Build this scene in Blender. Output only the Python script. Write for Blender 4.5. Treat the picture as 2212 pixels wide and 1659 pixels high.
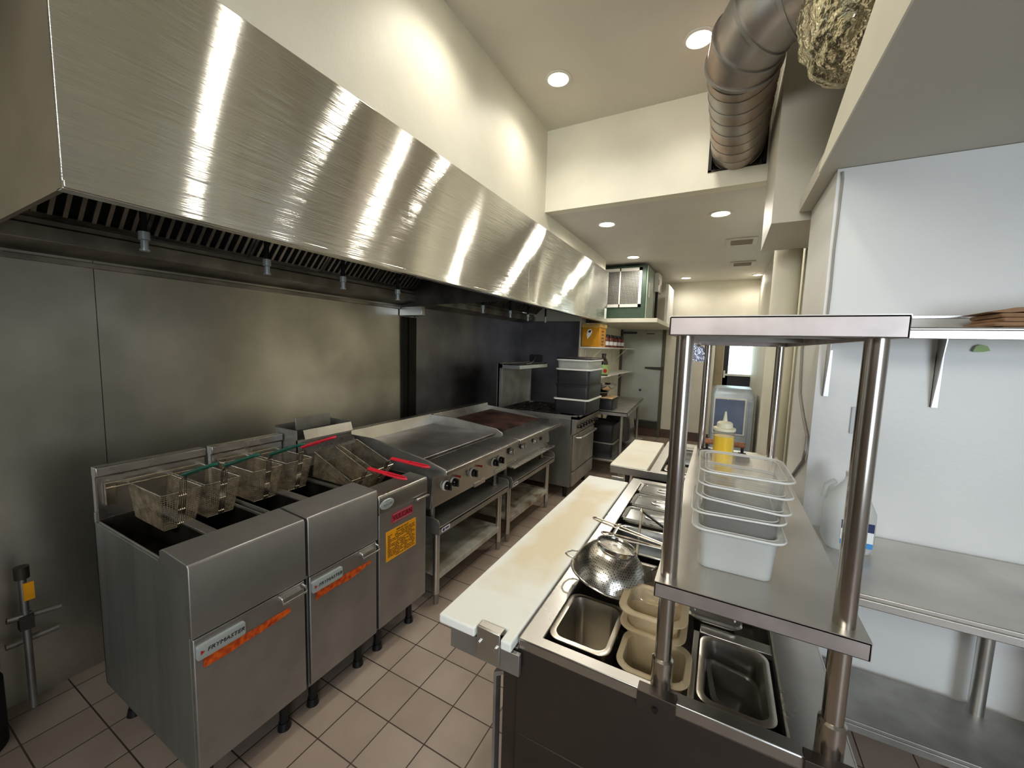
import bpy, bmesh, math, random
from mathutils import Vector, Matrix
random.seed(7)
for o in list(bpy.data.objects): bpy.data.objects.remove(o)
sc = bpy.context.scene
COL = sc.collection
PI = math.pi

# ------------------------------------------------------------------ camera
H = 1.62
R = ((0.88149436, 0.0710794, -0.4668141), (0.47130631, -0.07183287, 0.87903948), (0.028949, -0.99488078, -0.09682044))
cam = bpy.data.objects.new('camera', bpy.data.cameras.new('camera'))
COL.objects.link(cam)
cam.data.sensor_width = 36.0
cam.data.lens = 850.49 / 2212 * 36.0
cam.data.clip_start = 0.02
M = Matrix(((R[0][0], -R[0][1], -R[0][2], 0), (R[1][0], -R[1][1], -R[1][2], 0), (R[2][0], -R[2][1], -R[2][2], H), (0, 0, 0, 1)))
cam.matrix_world = M
sc.camera = cam

# ------------------------------------------------------------------ world, daylight, exposure
w = bpy.data.worlds.new('world'); sc.world = w; w.use_nodes = True
w.node_tree.nodes['Background'].inputs[0].default_value = (0.82, 0.9, 1.0, 1)
w.node_tree.nodes['Background'].inputs[1].default_value = 2.0
sc.view_settings.view_transform = 'Standard'
sc.view_settings.look = 'None'
sc.view_settings.exposure = 0.75
sc.view_settings.gamma = 1.0
POT = 10.0          # radiance of the lamp faces
LAMP = 16.5         # power of each recessed spot
def area(name, loc, target, sx, sy, power, color):
    l = bpy.data.lights.new(name, 'AREA'); l.shape = 'RECTANGLE'; l.size = sx; l.size_y = sy
    l.energy = power; l.color = color; l.spread = math.radians(110)
    o = bpy.data.objects.new(name, l); COL.objects.link(o); o.location = loc
    o.rotation_euler = (Vector(target) - Vector(loc)).to_track_quat('-Z', 'Y').to_euler()
    return o
# cool lamp: daylight entering through the shop front behind and to the right of the camera
area('fill_high', (-0.5, -2.3, 3.0), (-0.5, 3.3, 2.9), 1.6, 0.7, 16, (1.0, 0.97, 0.90))  # added unseen fill lamp, evens out the brightness of the upper walls
area('daylight', (2.4, -2.2, 1.5), (0.9, 2.0, 1.1), 1.6, 1.5, 17, (0.78, 0.88, 1.0))

# ------------------------------------------------------------------ materials
def lin(c):
    return tuple((x / 255 / 12.92) if x / 255 <= 0.04045 else ((x / 255 + 0.055) / 1.055) ** 2.4 for x in c) + (1,)
MATS = {}
def mat(name, rgb=(128, 128, 128), rough=0.5, metal=0.0, noise=0.0, nscale=8.0, bump=0.0, bscale=40.0, aniso=0.0, tan=None,
        emit=0.0, trans=0.0, ior=1.45, coat=0.0, rgb2=None, alpha=1.0, stretch=None, spec=0.5, rvar=0.0, wave=0.0, wst=(1, 1, 1), grain=0.0):
    m = bpy.data.materials.new(name); m.use_nodes = True
    nt = m.node_tree; b = nt.nodes['Principled BSDF']
    def N(t): return nt.nodes.new(t)
    b.inputs['Base Color'].default_value = lin(rgb); b.inputs['Roughness'].default_value = rough
    b.inputs['Metallic'].default_value = metal; b.inputs['IOR'].default_value = ior
    b.inputs['Transmission Weight'].default_value = trans; b.inputs['Coat Weight'].default_value = coat
    b.inputs['Alpha'].default_value = alpha
    b.inputs['Specular IOR Level'].default_value = spec
    if emit:
        b.inputs['Emission Color'].default_value = lin(rgb); b.inputs['Emission Strength'].default_value = emit
    if aniso:
        b.inputs['Anisotropic'].default_value = aniso
        c = N('ShaderNodeCombineXYZ')
        for i in range(3): c.inputs[i].default_value = tan[i]
        nt.links.new(c.outputs[0], b.inputs['Tangent'])
    geo = N('ShaderNodeNewGeometry')
    vec = geo.outputs['Position']
    if stretch:
        mp = N('ShaderNodeMapping'); mp.inputs['Scale'].default_value = stretch
        nt.links.new(vec, mp.inputs['Vector']); svec = mp.outputs[0]
    else: svec = vec
    if noise or rgb2:
        n = N('ShaderNodeTexNoise'); n.inputs['Scale'].default_value = nscale; n.inputs['Detail'].default_value = 5
        nt.links.new(svec, n.inputs['Vector'])
        r = N('ShaderNodeMapRange'); r.inputs[1].default_value = 0.35; r.inputs[2].default_value = 0.68
        nt.links.new(n.outputs['Fac'], r.inputs[0])
        mx = N('ShaderNodeMix'); mx.data_type = 'RGBA'
        c2 = rgb2 if rgb2 else tuple(max(0, x * (1 - noise)) for x in rgb)
        mx.inputs[6].default_value = lin(rgb); mx.inputs[7].default_value = lin(c2)
        nt.links.new(r.outputs[0], mx.inputs[0]); nt.links.new(mx.outputs[2], b.inputs['Base Color'])
        if rvar:
            r2 = N('ShaderNodeMapRange'); r2.inputs[1].default_value = 0.3; r2.inputs[2].default_value = 0.7
            r2.inputs[3].default_value = max(0.02, rough - rvar); r2.inputs[4].default_value = rough + rvar
            nt.links.new(n.outputs['Fac'], r2.inputs[0]); nt.links.new(r2.outputs[0], b.inputs['Roughness'])
    last = None
    if wave:
        n = N('ShaderNodeTexNoise'); n.inputs['Scale'].default_value = 1.7; n.inputs['Detail'].default_value = 1
        mw = N('ShaderNodeMapping'); mw.inputs['Scale'].default_value = wst
        nt.links.new(vec, mw.inputs['Vector']); nt.links.new(mw.outputs[0], n.inputs['Vector'])
        bp = N('ShaderNodeBump'); bp.inputs['Strength'].default_value = 1.0; bp.inputs['Distance'].default_value = wave
        nt.links.new(n.outputs['Fac'], bp.inputs['Height']); last = bp
    if bump:
        n = N('ShaderNodeTexNoise'); n.inputs['Scale'].default_value = bscale; n.inputs['Detail'].default_value = 3
        nt.links.new(svec, n.inputs['Vector'])
        bp = N('ShaderNodeBump'); bp.inputs['Strength'].default_value = 1.0; bp.inputs['Distance'].default_value = bump
        nt.links.new(n.outputs['Fac'], bp.inputs['Height'])
        if last: nt.links.new(last.outputs[0], bp.inputs['Normal'])
        last = bp
    if grain:
        mg = N('ShaderNodeMapping'); mg.inputs['Scale'].default_value = (4, 4, 2600); nt.links.new(vec, mg.inputs['Vector'])
        ng = N('ShaderNodeTexNoise'); ng.inputs['Scale'].default_value = 1.0; ng.inputs['Detail'].default_value = 2; nt.links.new(mg.outputs[0], ng.inputs['Vector'])
        mm = N('ShaderNodeMath'); mm.operation = 'SUBTRACT'; mm.inputs[1].default_value = 0.5; nt.links.new(ng.outputs['Fac'], mm.inputs[0])
        mk = N('ShaderNodeMath'); mk.operation = 'MULTIPLY'; mk.inputs[1].default_value = grain; nt.links.new(mm.outputs[0], mk.inputs[0])
        cz = N('ShaderNodeCombineXYZ'); nt.links.new(mk.outputs[0], cz.inputs[2])
        va = N('ShaderNodeVectorMath'); va.operation = 'ADD'; nt.links.new(cz.outputs[0], va.inputs[0])
        nt.links.new(last.outputs[0] if last else geo.outputs['Normal'], va.inputs[1])
        vn = N('ShaderNodeVectorMath'); vn.operation = 'NORMALIZE'; nt.links.new(va.outputs[0], vn.inputs[0]); last = vn
    if last: nt.links.new(last.outputs[0], b.inputs['Normal'])
    MATS[name] = m
    return m
STEEL = (212, 210, 204)
mat('hood_steel', (226, 226, 220), 0.135, 1, noise=0.08, nscale=1.0, aniso=1.0, tan=(0, 0, 1), wave=0.012, wst=(1, 1.0, 0.3), grain=2.2)
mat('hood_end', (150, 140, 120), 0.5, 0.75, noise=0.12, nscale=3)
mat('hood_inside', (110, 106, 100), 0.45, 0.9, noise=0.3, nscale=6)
mat('filter_steel', (130, 126, 122), 0.38, 1, noise=0.4, nscale=9)
mat('filter_dark', (26, 25, 24), 0.6, 0.5)
mat('trough_steel', (176, 170, 158), 0.42, 0.95, noise=0.3, nscale=5)
mat('panel_steel', (208, 206, 196), 0.40, 1, noise=0.16, nscale=2.2, aniso=0.6, tan=(0, 0, 1), wave=0.03, rvar=0.05)
mat('panel_dark', (158, 156, 160), 0.42, 1, noise=0.25, nscale=2.0, aniso=0.6, tan=(0, 0, 1), wave=0.04)
mat('column_dark', (46, 43, 38), 0.5, 0.8, noise=0.3, nscale=4)
mat('steel', STEEL, 0.34, 1, noise=0.07, nscale=5)
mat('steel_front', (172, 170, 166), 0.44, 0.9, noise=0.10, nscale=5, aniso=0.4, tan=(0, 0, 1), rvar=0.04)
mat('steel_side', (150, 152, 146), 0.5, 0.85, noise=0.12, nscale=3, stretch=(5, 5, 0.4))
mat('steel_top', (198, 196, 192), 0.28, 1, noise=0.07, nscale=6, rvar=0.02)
mat('steel_shelf', (206, 202, 194), 0.36, 1, noise=0.09, nscale=4, rvar=0.03)
mat('steel_lip', (196, 186, 182), 0.42, 0.9, noise=0.15, nscale=12)
mat('steel_dull', (176, 174, 168), 0.48, 0.9, noise=0.16, nscale=7)
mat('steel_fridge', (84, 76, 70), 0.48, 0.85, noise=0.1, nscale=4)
mat('chrome', (220, 220, 218), 0.12, 1)
mat('wire_chrome', (226, 216, 198), 0.22, 1, noise=0.25, nscale=30)
mat('basket_wire', (206, 188, 158), 0.4, 0.55, noise=0.4, nscale=25)
mat('post_steel', (200, 192, 182), 0.2, 1, noise=0.1, nscale=6)
mat('pan_steel', (208, 202, 190), 0.28, 1, noise=0.12, nscale=14)
mat('lid_steel', (204, 206, 206), 0.18, 1, noise=0.12, nscale=14)
mat('tank', (84, 78, 70), 0.35, 0.8, noise=0.4, nscale=10)
mat('oil', (52, 38, 26), 0.12, 0.0, coat=0.5)
mat('black_paint', (24, 24, 25), 0.45, 0.1, noise=0.3, nscale=10)
mat('black_plastic', (30, 30, 33), 0.42, 0, noise=0.2, nscale=10)
mat('black_rubber', (14, 14, 14), 0.7)
mat('black_gloss', (16, 15, 15), 0.2, 0, coat=0.4)
mat('green_handle', (18, 84, 66), 0.4)
mat('red_handle', (214, 36, 54), 0.4)
mat('griddle_plate', (214, 212, 214), 0.36, 1, rgb2=(160, 156, 158), noise=0.3, nscale=4)
mat('cast_iron', (38, 33, 32), 0.6, 0.4, noise=0.3, nscale=12)
mat('broiler_grate', (104, 70, 60), 0.5, 0.4, rgb2=(34, 28, 28), noise=0.4, nscale=5)
mat('grimy_shelf', (206, 206, 194), 0.42, 0.15, rgb2=(140, 130, 110), noise=0.4, nscale=6)
mat('grimy_shelf_b', (206, 204, 192), 0.5, 0.1, rgb2=(120, 100, 76), noise=0.4, nscale=9)
mat('cream_wall', (226, 222, 204), 0.55, 0, noise=0.04, nscale=3, bump=0.0008, bscale=60)
mat('ceiling_paint', (216, 212, 200), 0.6, 0, noise=0.03, nscale=2)
mat('low_ceiling_paint', (210, 206, 198), 0.5, 0, noise=0.03, nscale=2)
mat('white_wall', (222, 222, 218), 0.4, 0, noise=0.03, nscale=2, bump=0.0006, bscale=50)
mat('soffit_paint', (196, 192, 178), 0.55, 0, noise=0.03, nscale=2)
mat('back_wall', (150, 138, 126), 0.6)
mat('tan_trim', (176, 156, 128), 0.6, noise=0.1, nscale=5)
mat('base_tile', (100, 78, 66), 0.4, noise=0.2, nscale=6)
mat('cooler_door', (186, 192, 184), 0.4, 0.4, noise=0.06, nscale=3)
mat('cooler_frame', (92, 90, 76), 0.5, 0.4)
mat('dark_hinge', (70, 68, 62), 0.5, 0.6)
mat('green_unit', (52, 74, 58), 0.5, 0.1, noise=0.15, nscale=5)
mat('green_lit_side', (142, 158, 140), 0.5, 0.1, noise=0.1, nscale=5)  # pale copy of the unit green, lamplight on that side put into the colour
mat('grille_wire', (188, 186, 176), 0.4, 0.3)
mat('grille_dark', (30, 28, 28), 0.7)
mat('white_plastic', (226, 226, 222), 0.4, noise=0.04, nscale=12)
mat('white_paint', (232, 230, 222), 0.5)
mat('board', (236, 234, 218), 0.42, rgb2=(224, 208, 160), noise=0.2, nscale=4.0, bump=0.0005, bscale=90)
mat('board_plain', (232, 230, 216), 0.45, rgb2=(224, 216, 194), noise=0.1, nscale=5)
mat('wood', (160, 104, 66), 0.5, rgb2=(120, 72, 44), noise=0.3, nscale=20, stretch=(8, 1, 8))
mat('light_wood', (214, 180, 132), 0.5, noise=0.15, nscale=10)
mat('yellow_bin', (206, 142, 20), 0.4, noise=0.10, nscale=9)
mat('yellow_side', (214, 176, 96), 0.45, noise=0.10, nscale=9)
mat('sticker_yellow', (236, 160, 16), 0.4)
mat('sticker_red', (176, 40, 60), 0.4)
mat('orange_strip', (228, 98, 20), 0.3, rgb2=(150, 44, 24), noise=0.4, nscale=55)
mat('badge', (180, 188, 186), 0.35, 0.4)
mat('ink', (24, 22, 22), 0.5)
mat('ink_red', (170, 30, 36), 0.5)
mat('label_white', (235, 236, 236), 0.5)
mat('label_navy', (26, 36, 86), 0.4)
mat('label_blue', (60, 140, 205), 0.4)
mat('label_green', (150, 180, 110), 0.5)
mat('soy', (30, 14, 10), 0.1, coat=0.5)
mat('spice', (120, 50, 42), 0.3, coat=0.3, noise=0.2, nscale=40)
mat('paper_brown', (164, 126, 92), 0.8, noise=0.22, nscale=14, bump=0.003, bscale=18)
mat('foil', (214, 206, 176), 0.24, 1, noise=0.25, nscale=9, bump=0.02, bscale=22)
mat('duct_galv', (172, 170, 166), 0.40, 0.85, rgb2=(160, 128, 106), noise=0.3, nscale=3, stretch=(1, 1, 1))
mat('hole_dark', (20, 18, 18), 0.8)
mat('clear_plastic', (240, 240, 236), 0.10, trans=0.9, ior=1.2, alpha=0.42, spec=0.8)
mat('frost_plastic', (236, 238, 234), 0.3, trans=0.5, ior=1.2, alpha=0.8, noise=0.05, nscale=6)
mat('amber_plastic', (222, 204, 168), 0.24, trans=0.5, ior=1.25, alpha=0.66)
mat('rim_highlight', (244, 244, 240), 0.2, alpha=0.72, spec=0.8)  # edge highlight of the clear containers put into a whiter, denser colour
mat('plate_grey', (186, 190, 192), 0.45)
mat('smoke_plastic', (96, 92, 84), 0.2, trans=0.5, ior=1.2, alpha=0.6)
mat('oil_yellow', (250, 206, 8), 0.2, trans=0.1, ior=1.33, coat=0.3)
mat('bottle_clear', (244, 242, 230), 0.12, trans=0.9, ior=1.1, alpha=0.3)
mat('ivory', (232, 226, 196), 0.45)
mat('grey_tub', (160, 164, 156), 0.4, noise=0.1, nscale=10)
mat('ice_cabinet', (170, 182, 190), 0.35, 0.3, noise=0.08, nscale=6)
mat('ice_window', (120, 136, 170), 0.12, 0.1, noise=0.2, nscale=3, coat=0.6)
mat('tub_side', (92, 90, 98), 0.3, 0, noise=0.2, nscale=10)
mat('window_frame', (40, 34, 44), 0.5)
mat('window_glass', (240, 250, 250), 0.02, trans=1.0, ior=1.05)
mat('lamp_glow', (255, 248, 232), 0.5, emit=POT)
mat('lamp_glow_low', (255, 246, 230), 0.5, emit=POT)
mat('outside_sky', (238, 250, 248), 0.6, emit=1.15, rgb2=(150, 176, 170), nscale=16)
MATS['outside_sky'].node_tree.nodes['Principled BSDF'].inputs['Emission Color'].default_value = lin((238, 252, 250))
mat('light_trim', (214, 212, 204), 0.5)
mat('vent_grille', (150, 138, 124), 0.6)
mat('cable_grey', (150, 146, 138), 0.5)
mat('fabric_sponge', (36, 34, 36), 0.8, bump=0.002, bscale=80)
mat('bag_plastic', (60, 60, 64), 0.25, 0, coat=0.3, bump=0.01, bscale=16)
mat('shiny_bag', (180, 186, 210), 0.12, 0.6, bump=0.03, bscale=25)

# cutting board: white edges, cut and yellowed along the middle
def worn_board():
    m = MATS['board']; nt = m.node_tree; b = nt.nodes['Principled BSDF']
    g = nt.nodes.new('ShaderNodeNewGeometry'); n = nt.nodes.new('ShaderNodeTexNoise'); n.inputs['Scale'].default_value = 7; n.inputs['Detail'].default_value = 6
    nt.links.new(g.outputs['Position'], n.inputs['Vector'])
    sp = nt.nodes.new('ShaderNodeSeparateXYZ'); nt.links.new(g.outputs['Position'], sp.inputs[0])
    def M_(op, a, b_):
        k = nt.nodes.new('ShaderNodeMath'); k.operation = op
        for i, q in enumerate((a, b_)):
            if isinstance(q, (int, float)): k.inputs[i].default_value = q
            elif q is not None: nt.links.new(q, k.inputs[i])
        return k.outputs[0]
    ex = M_('DIVIDE', M_('ABSOLUTE', M_('ADD', sp.outputs[0], 0.512), None), 0.105)
    ey = M_('DIVIDE', M_('ABSOLUTE', M_('SUBTRACT', sp.outputs[1], 1.50), None), 0.62)
    d = M_('MAXIMUM', ex, ey)
    d = M_('ADD', d, M_('MULTIPLY', M_('SUBTRACT', n.outputs['Fac'], 0.5), 1.1))
    r = nt.nodes.new('ShaderNodeMapRange'); r.inputs[1].default_value = 0.95; r.inputs[2].default_value = 0.45; nt.links.new(d, r.inputs[0])
    mx = nt.nodes.new('ShaderNodeMix'); mx.data_type = 'RGBA'; mx.inputs[6].default_value = lin((238, 240, 232)); mx.inputs[7].default_value = lin((226, 213, 182))
    nt.links.new(r.outputs[0], mx.inputs[0]); nt.links.new(mx.outputs[2], b.inputs['Base Color'])
worn_board()
# perforated steel for the colander: rows of small round holes
def perforated():
    m = bpy.data.materials.new('perforated_steel'); m.use_nodes = True; nt = m.node_tree; b = nt.nodes['Principled BSDF']
    b.inputs['Metallic'].default_value = 1; b.inputs['Roughness'].default_value = 0.24
    tc = nt.nodes.new('ShaderNodeTexCoord'); v = nt.nodes.new('ShaderNodeTexVoronoi'); v.inputs['Scale'].default_value = 180; v.inputs['Randomness'].default_value = 0.15
    nt.links.new(tc.outputs['Object'], v.inputs['Vector'])
    r = nt.nodes.new('ShaderNodeMapRange'); r.inputs[1].default_value = 0.26; r.inputs[2].default_value = 0.36
    nt.links.new(v.outputs['Distance'], r.inputs[0])
    mx = nt.nodes.new('ShaderNodeMix'); mx.data_type = 'RGBA'; mx.inputs[6].default_value = lin((60, 56, 50)); mx.inputs[7].default_value = lin((196, 192, 182))
    nt.links.new(r.outputs[0], mx.inputs[0]); nt.links.new(mx.outputs[2], b.inputs['Base Color'])
    MATS['perforated_steel'] = m
perforated()

# quarry tile floor
def tilefloor():
    m = bpy.data.materials.new('quarry_tile'); m.use_nodes = True; nt = m.node_tree; b = nt.nodes['Principled BSDF']
    g = nt.nodes.new('ShaderNodeNewGeometry'); mp = nt.nodes.new('ShaderNodeMapping')
    mp.inputs['Location'].default_value = (1.543 + 0.1955 * 40, -1.131 + 0.1955 * 40, 0)
    nt.links.new(g.outputs['Position'], mp.inputs['Vector'])
    br = nt.nodes.new('ShaderNodeTexBrick'); br.offset = 0; br.squash = 1
    br.inputs['Scale'].default_value = 1; br.inputs['Brick Width'].default_value = 0.1955; br.inputs['Row Height'].default_value = 0.1955
    br.inputs['Mortar Size'].default_value = 0.0028; br.inputs['Mortar Smooth'].default_value = 0.3
    br.inputs['Color1'].default_value = lin((176, 160, 146)); br.inputs['Color2'].default_value = lin((164, 147, 132)); br.inputs['Mortar'].default_value = lin((58, 46, 40))
    nt.links.new(mp.outputs[0], br.inputs['Vector'])
    n = nt.nodes.new('ShaderNodeTexNoise'); n.inputs['Scale'].default_value = 2.2; n.inputs['Detail'].default_value = 6
    nt.links.new(g.outputs['Position'], n.inputs['Vector'])
    rr = nt.nodes.new('ShaderNodeMapRange'); rr.inputs[1].default_value = 0.4; rr.inputs[2].default_value = 0.7; rr.inputs[4].default_value = 0.45
    nt.links.new(n.outputs['Fac'], rr.inputs[0])
    mx = nt.nodes.new('ShaderNodeMix'); mx.data_type = 'RGBA'; mx.inputs[7].default_value = lin((112, 94, 84))
    nt.links.new(rr.outputs[0], mx.inputs[0]); nt.links.new(br.outputs['Color'], mx.inputs[6]); nt.links.new(mx.outputs[2], b.inputs['Base Color'])
    b.inputs['Roughness'].default_value = 0.42
    bp = nt.nodes.new('ShaderNodeBump'); bp.inputs['Distance'].default_value = 0.002; bp.inputs['Strength'].default_value = 1; bp.invert = True
    nt.links.new(br.outputs['Fac'], bp.inputs['Height']); nt.links.new(bp.outputs[0], b.inputs['Normal'])
    MATS['quarry_tile'] = m
tilefloor()

# ------------------------------------------------------------------ mesh helpers
def rrect(w, d, r, n=5):
    r = max(0.0005, min(r, w / 2 - 1e-4, d / 2 - 1e-4)); pts = []
    for cx, cy, a0 in ((w / 2 - r, d / 2 - r, 0), (-w / 2 + r, d / 2 - r, PI / 2), (-w / 2 + r, -d / 2 + r, PI), (w / 2 - r, -d / 2 + r, 1.5 * PI)):
        for i in range(n + 1):
            a = a0 + PI / 2 * i / n
            pts.append((cx + r * math.cos(a), cy + r * math.sin(a)))
    return pts
class MB:
    def __init__(s): s.bm = bmesh.new(); s.T = Matrix.Identity(4)
    def v(s, p): return s.bm.verts.new(s.T @ Vector(p))
    def face(s, vs):
        try: return s.bm.faces.new(vs)
        except ValueError: return None
    def box(s, x0, x1, y0, y1, z0, z1):
        a = [s.v((x, y, z)) for z in (z0, z1) for x, y in ((x0, y0), (x1, y0), (x1, y1), (x0, y1))]
        for f in ((3, 2, 1, 0), (4, 5, 6, 7), (0, 1, 5, 4), (1, 2, 6, 5), (2, 3, 7, 6), (3, 0, 4, 7)): s.face([a[i] for i in f])
        return s
    def rings(s, rings, cap0=True, cap1=True, closed=False):
        vs = [[s.v(p) for p in r] for r in rings]; n = len(vs[0]); m = len(vs)
        for i in range(m if closed else m - 1):
            a, b = vs[i], vs[(i + 1) % m]
            for j in range(n): s.face([a[j], a[(j + 1) % n], b[(j + 1) % n], b[j]])
        if not closed:
            if cap0: s.face(vs[0][::-1])
            if cap1: s.face(vs[-1])
        return s
    def frame(s, o, i, z0, z1):      # rectangular ring, o and i = (x0, x1, y0, y1)
        q = lambda r, z: [(r[0], r[2], z), (r[1], r[2], z), (r[1], r[3], z), (r[0], r[3], z)]
        return s.rings([q(o, z0), q(o, z1), q(i, z1), q(i, z0)], closed=True)
    def cyl(s, p0, p1, r, r2=None, n=16, cap=True):
        p0 = Vector(p0); p1 = Vector(p1); d = (p1 - p0).normalized()
        u = d.orthogonal().normalized(); w = d.cross(u); r2 = r if r2 is None else r2
        f = lambda p, rr: [tuple(p + u * (rr * math.cos(2 * PI * i / n)) + w * (rr * math.sin(2 * PI * i / n))) for i in range(n)]
        return s.rings([f(p0, r), f(p1, r2)], cap, cap)
    def tube(s, pts, r, n=8, closed=False):
        pts = [Vector(p) for p in pts]; m = len(pts); rings = []; u = None
        for i, p in enumerate(pts):
            if closed: d = pts[(i + 1) % m] - pts[i - 1]
            else: d = pts[min(i + 1, m - 1)] - pts[max(i - 1, 0)]
            d.normalize()
            if u is None: u = d.orthogonal().normalized()
            u = (u - d * u.dot(d)).normalized(); w = d.cross(u)
            rr = r[i] if isinstance(r, (list, tuple)) else r
            rings.append([tuple(p + u * (rr * math.cos(2 * PI * k / n)) + w * (rr * math.sin(2 * PI * k / n))) for k in range(n)])
        return s.rings(rings, closed=closed)
    def lathe(s, prof, c=(0, 0, 0), n=32, cap0=True, cap1=True):
        return s.rings([[(c[0] + max(r, 1e-4) * math.cos(2 * PI * i / n), c[1] + max(r, 1e-4) * math.sin(2 * PI * i / n), c[2] + z) for i in range(n)] for r, z in prof], cap0, cap1)
    def loft(s, secs, c=(0, 0), n=5):       # (w, d, r, z)
        return s.rings([[(c[0] + x, c[1] + y, z) for x, y in rrect(w, d, r, n)] for w, d, r, z in secs])
    def prism(s, poly, axis, a0, a1):       # poly in the two other axes
        def P(p, a):
            if axis == 'x': return (a, p[0], p[1])
            if axis == 'y': return (p[0], a, p[1])
            return (p[0], p[1], a)
        return s.rings([[P(p, a0) for p in poly], [P(p, a1) for p in poly]])
    def build(s, name, m, parent=None, bevel=0.0, smooth=True, seg=2):
        bmesh.ops.recalc_face_normals(s.bm, faces=s.bm.faces)
        off = Vector((0, 0, 0)); p = parent
        while p is not None: off += p.location; p = p.parent
        if off.length: bmesh.ops.translate(s.bm, verts=s.bm.verts, vec=-off)
        me = bpy.data.meshes.new(name); s.bm.to_mesh(me); s.bm.free()
        me.materials.append(MATS[m])
        if smooth:
            me.polygons.foreach_set('use_smooth', [True] * len(me.polygons)); me.set_sharp_from_angle(angle=math.radians(38))
        o = bpy.data.objects.new(name, me); COL.objects.link(o)
        if parent: o.parent = parent
        if bevel:
            b = o.modifiers.new('bevel', 'BEVEL'); b.width = bevel; b.segments = seg; b.limit_method = 'ANGLE'; b.angle_limit = math.radians(40)
        return o
def tag(o, label, cat, group=None, kind=None):
    o['label'] = label; o['category'] = cat
    if group: o['group'] = group
    if kind: o['kind'] = kind
    return o
def thing(name, label, cat, loc=(0, 0, 0), group=None):
    o = bpy.data.objects.new(name, None); COL.objects.link(o); o.location = loc; o.empty_display_size = 0.05
    return tag(o, label, cat, group)
def struct(name, mb, m, **k):
    o = mb.build(name, m, **k); o['kind'] = 'structure'; return o
def dup(o, loc=None, rot=None, label=None, parent=None):
    c = o.copy(); COL.objects.link(c)
    if parent: c.parent = parent
    for ch in list(o.children): dup(ch, parent=c)
    if loc is not None: c.location = loc
    if rot is not None: c.rotation_euler = rot
    if label: c['label'] = label
    return c
def text(name, body, size, origin, right, up, m, parent, depth=0.0008, shear=0.0, sx=1.0):
    cu = bpy.data.curves.new(name, 'FONT'); cu.body = body; cu.size = size; cu.extrude = depth; cu.align_x = 'CENTER'; cu.align_y = 'CENTER'; cu.shear = shear
    t = bpy.data.objects.new(name, cu); COL.objects.link(t)
    me = bpy.data.meshes.new_from_object(t); bpy.data.objects.remove(t); bpy.data.curves.remove(cu)
    r = Vector(right).normalized(); u = Vector(up).normalized(); nn = r.cross(u)
    o3 = Vector(origin)
    for v in me.vertices:
        c = v.co.copy(); v.co = o3 + r * c.x * sx + u * c.y + nn * c.z
    off = Vector((0, 0, 0)); p = parent
    while p is not None: off += p.location; p = p.parent
    for v in me.vertices: v.co -= off
    me.materials.clear(); me.materials.append(MATS[m])
    o = bpy.data.objects.new(name, me); COL.objects.link(o); o.parent = parent
    return o

# ================================================================== THE ROOM
struct('floor', MB().box(-2.75, 3.2, -2.6, 8.6, -0.08, 0), 'quarry_tile')
struct('wall_left', MB().box(-2.75, -2.62, -2.6, 5.2, 0, 3.6), 'cream_wall')
# boxed wall above the hood, flush with it
struct('wall_upper_left', MB().prism([(-2.2, 2.66), (3.36, 2.66), (3.36, 2.66), (5.46, 2.66), (5.46, 2.85), (3.36, 2.85), (3.36, 3.55), (-2.2, 3.55)], 'x', -2.62, -1.50), 'cream_wall')
# wall of the walk-in cooler behind the line
struct('wall_cooler', MB().box(-2.7, -1.74, 5.25, 7.7, 0, 2.9), 'cream_wall')
struct('ceiling', MB().box(-2.75, 3.2, -2.6, 3.36, 3.51, 3.6), 'ceiling_paint')
struct('trim_1', MB().box(-2.62, 1.2, 3.46, 8.6, 2.82, 2.9), 'low_ceiling_paint')          # the lower ceiling at the back
bpy.data.objects['trim_1'].name = 'ceiling_low'
# bulkhead with the square hole for the duct
b = MB()
hx0, hx1, hz0, hz1 = -0.195, 0.172, 2.935, 3.31
b.box(-1.5, hx0, 3.36, 3.46, 2.82, 3.51); b.box(hx1, 0.6, 3.36, 3.46, 2.82, 3.51); b.box(hx0, hx1, 3.36, 3.46, 2.82, hz0); b.box(hx0, hx1, 3.36, 3.46, hz1, 3.51)
struct('wall_bulkhead', b, 'cream_wall')
b = MB(); t = 0.022
b.box(hx0, hx0 + t, 3.352, 3.56, hz0, hz1); b.box(hx1 - t, hx1, 3.352, 3.56, hz0, hz1); b.box(hx0, hx1, 3.352, 3.56, hz0, hz0 + 0.012)
struct('trim_2', b, 'column_dark')
struct('hole_shade', MB().box(-0.3, 0.3, 3.58, 3.6, 2.86, 3.5), 'hole_dark')  # near-black sheet, the shade inside the hole put into its colour
struct('wall_back', MB().box(-1.74, -0.13, 7.7, 7.8, 0, 2.82).box(-0.13, 0.62, 7.7, 7.8, 1.98, 2.82), 'cream_wall')
struct('wall_recess', MB().box(-0.23, -0.13, 7.8, 8.3, 0, 2.82).box(-0.13, 0.02, 8.2, 8.3, 0, 2.0).box(0.56, 0.7, 8.2, 8.3, 0, 2.0).box(0.02, 0.56, 8.2, 8.3, 0, 1.0).box(0.02, 0.56, 8.2, 8.3, 1.9, 2.1), 'cream_wall')
struct('wall_right', MB().box(0.46, 0.6, 2.64, 8.2, 0, 2.82), 'cream_wall')
struct('wall_corner', MB().box(0.36, 3.2, 2.10, 2.64, 0, 2.374), 'white_wall')
struct('baseboard_corner', MB().box(0.36, 3.2, 2.088, 2.099, 0, 0.12).box(0.35, 0.36, 2.09, 2.64, 0, 0.12), 'base_tile')
struct('baseboard_back', MB().box(-0.95, -0.13, 7.685, 7.699, 0, 0.16), 'base_tile')
struct('ceiling_right', MB().box(0.3055, 3.2, -2.6, 2.64, 2.376, 2.44), 'soffit_paint')
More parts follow.
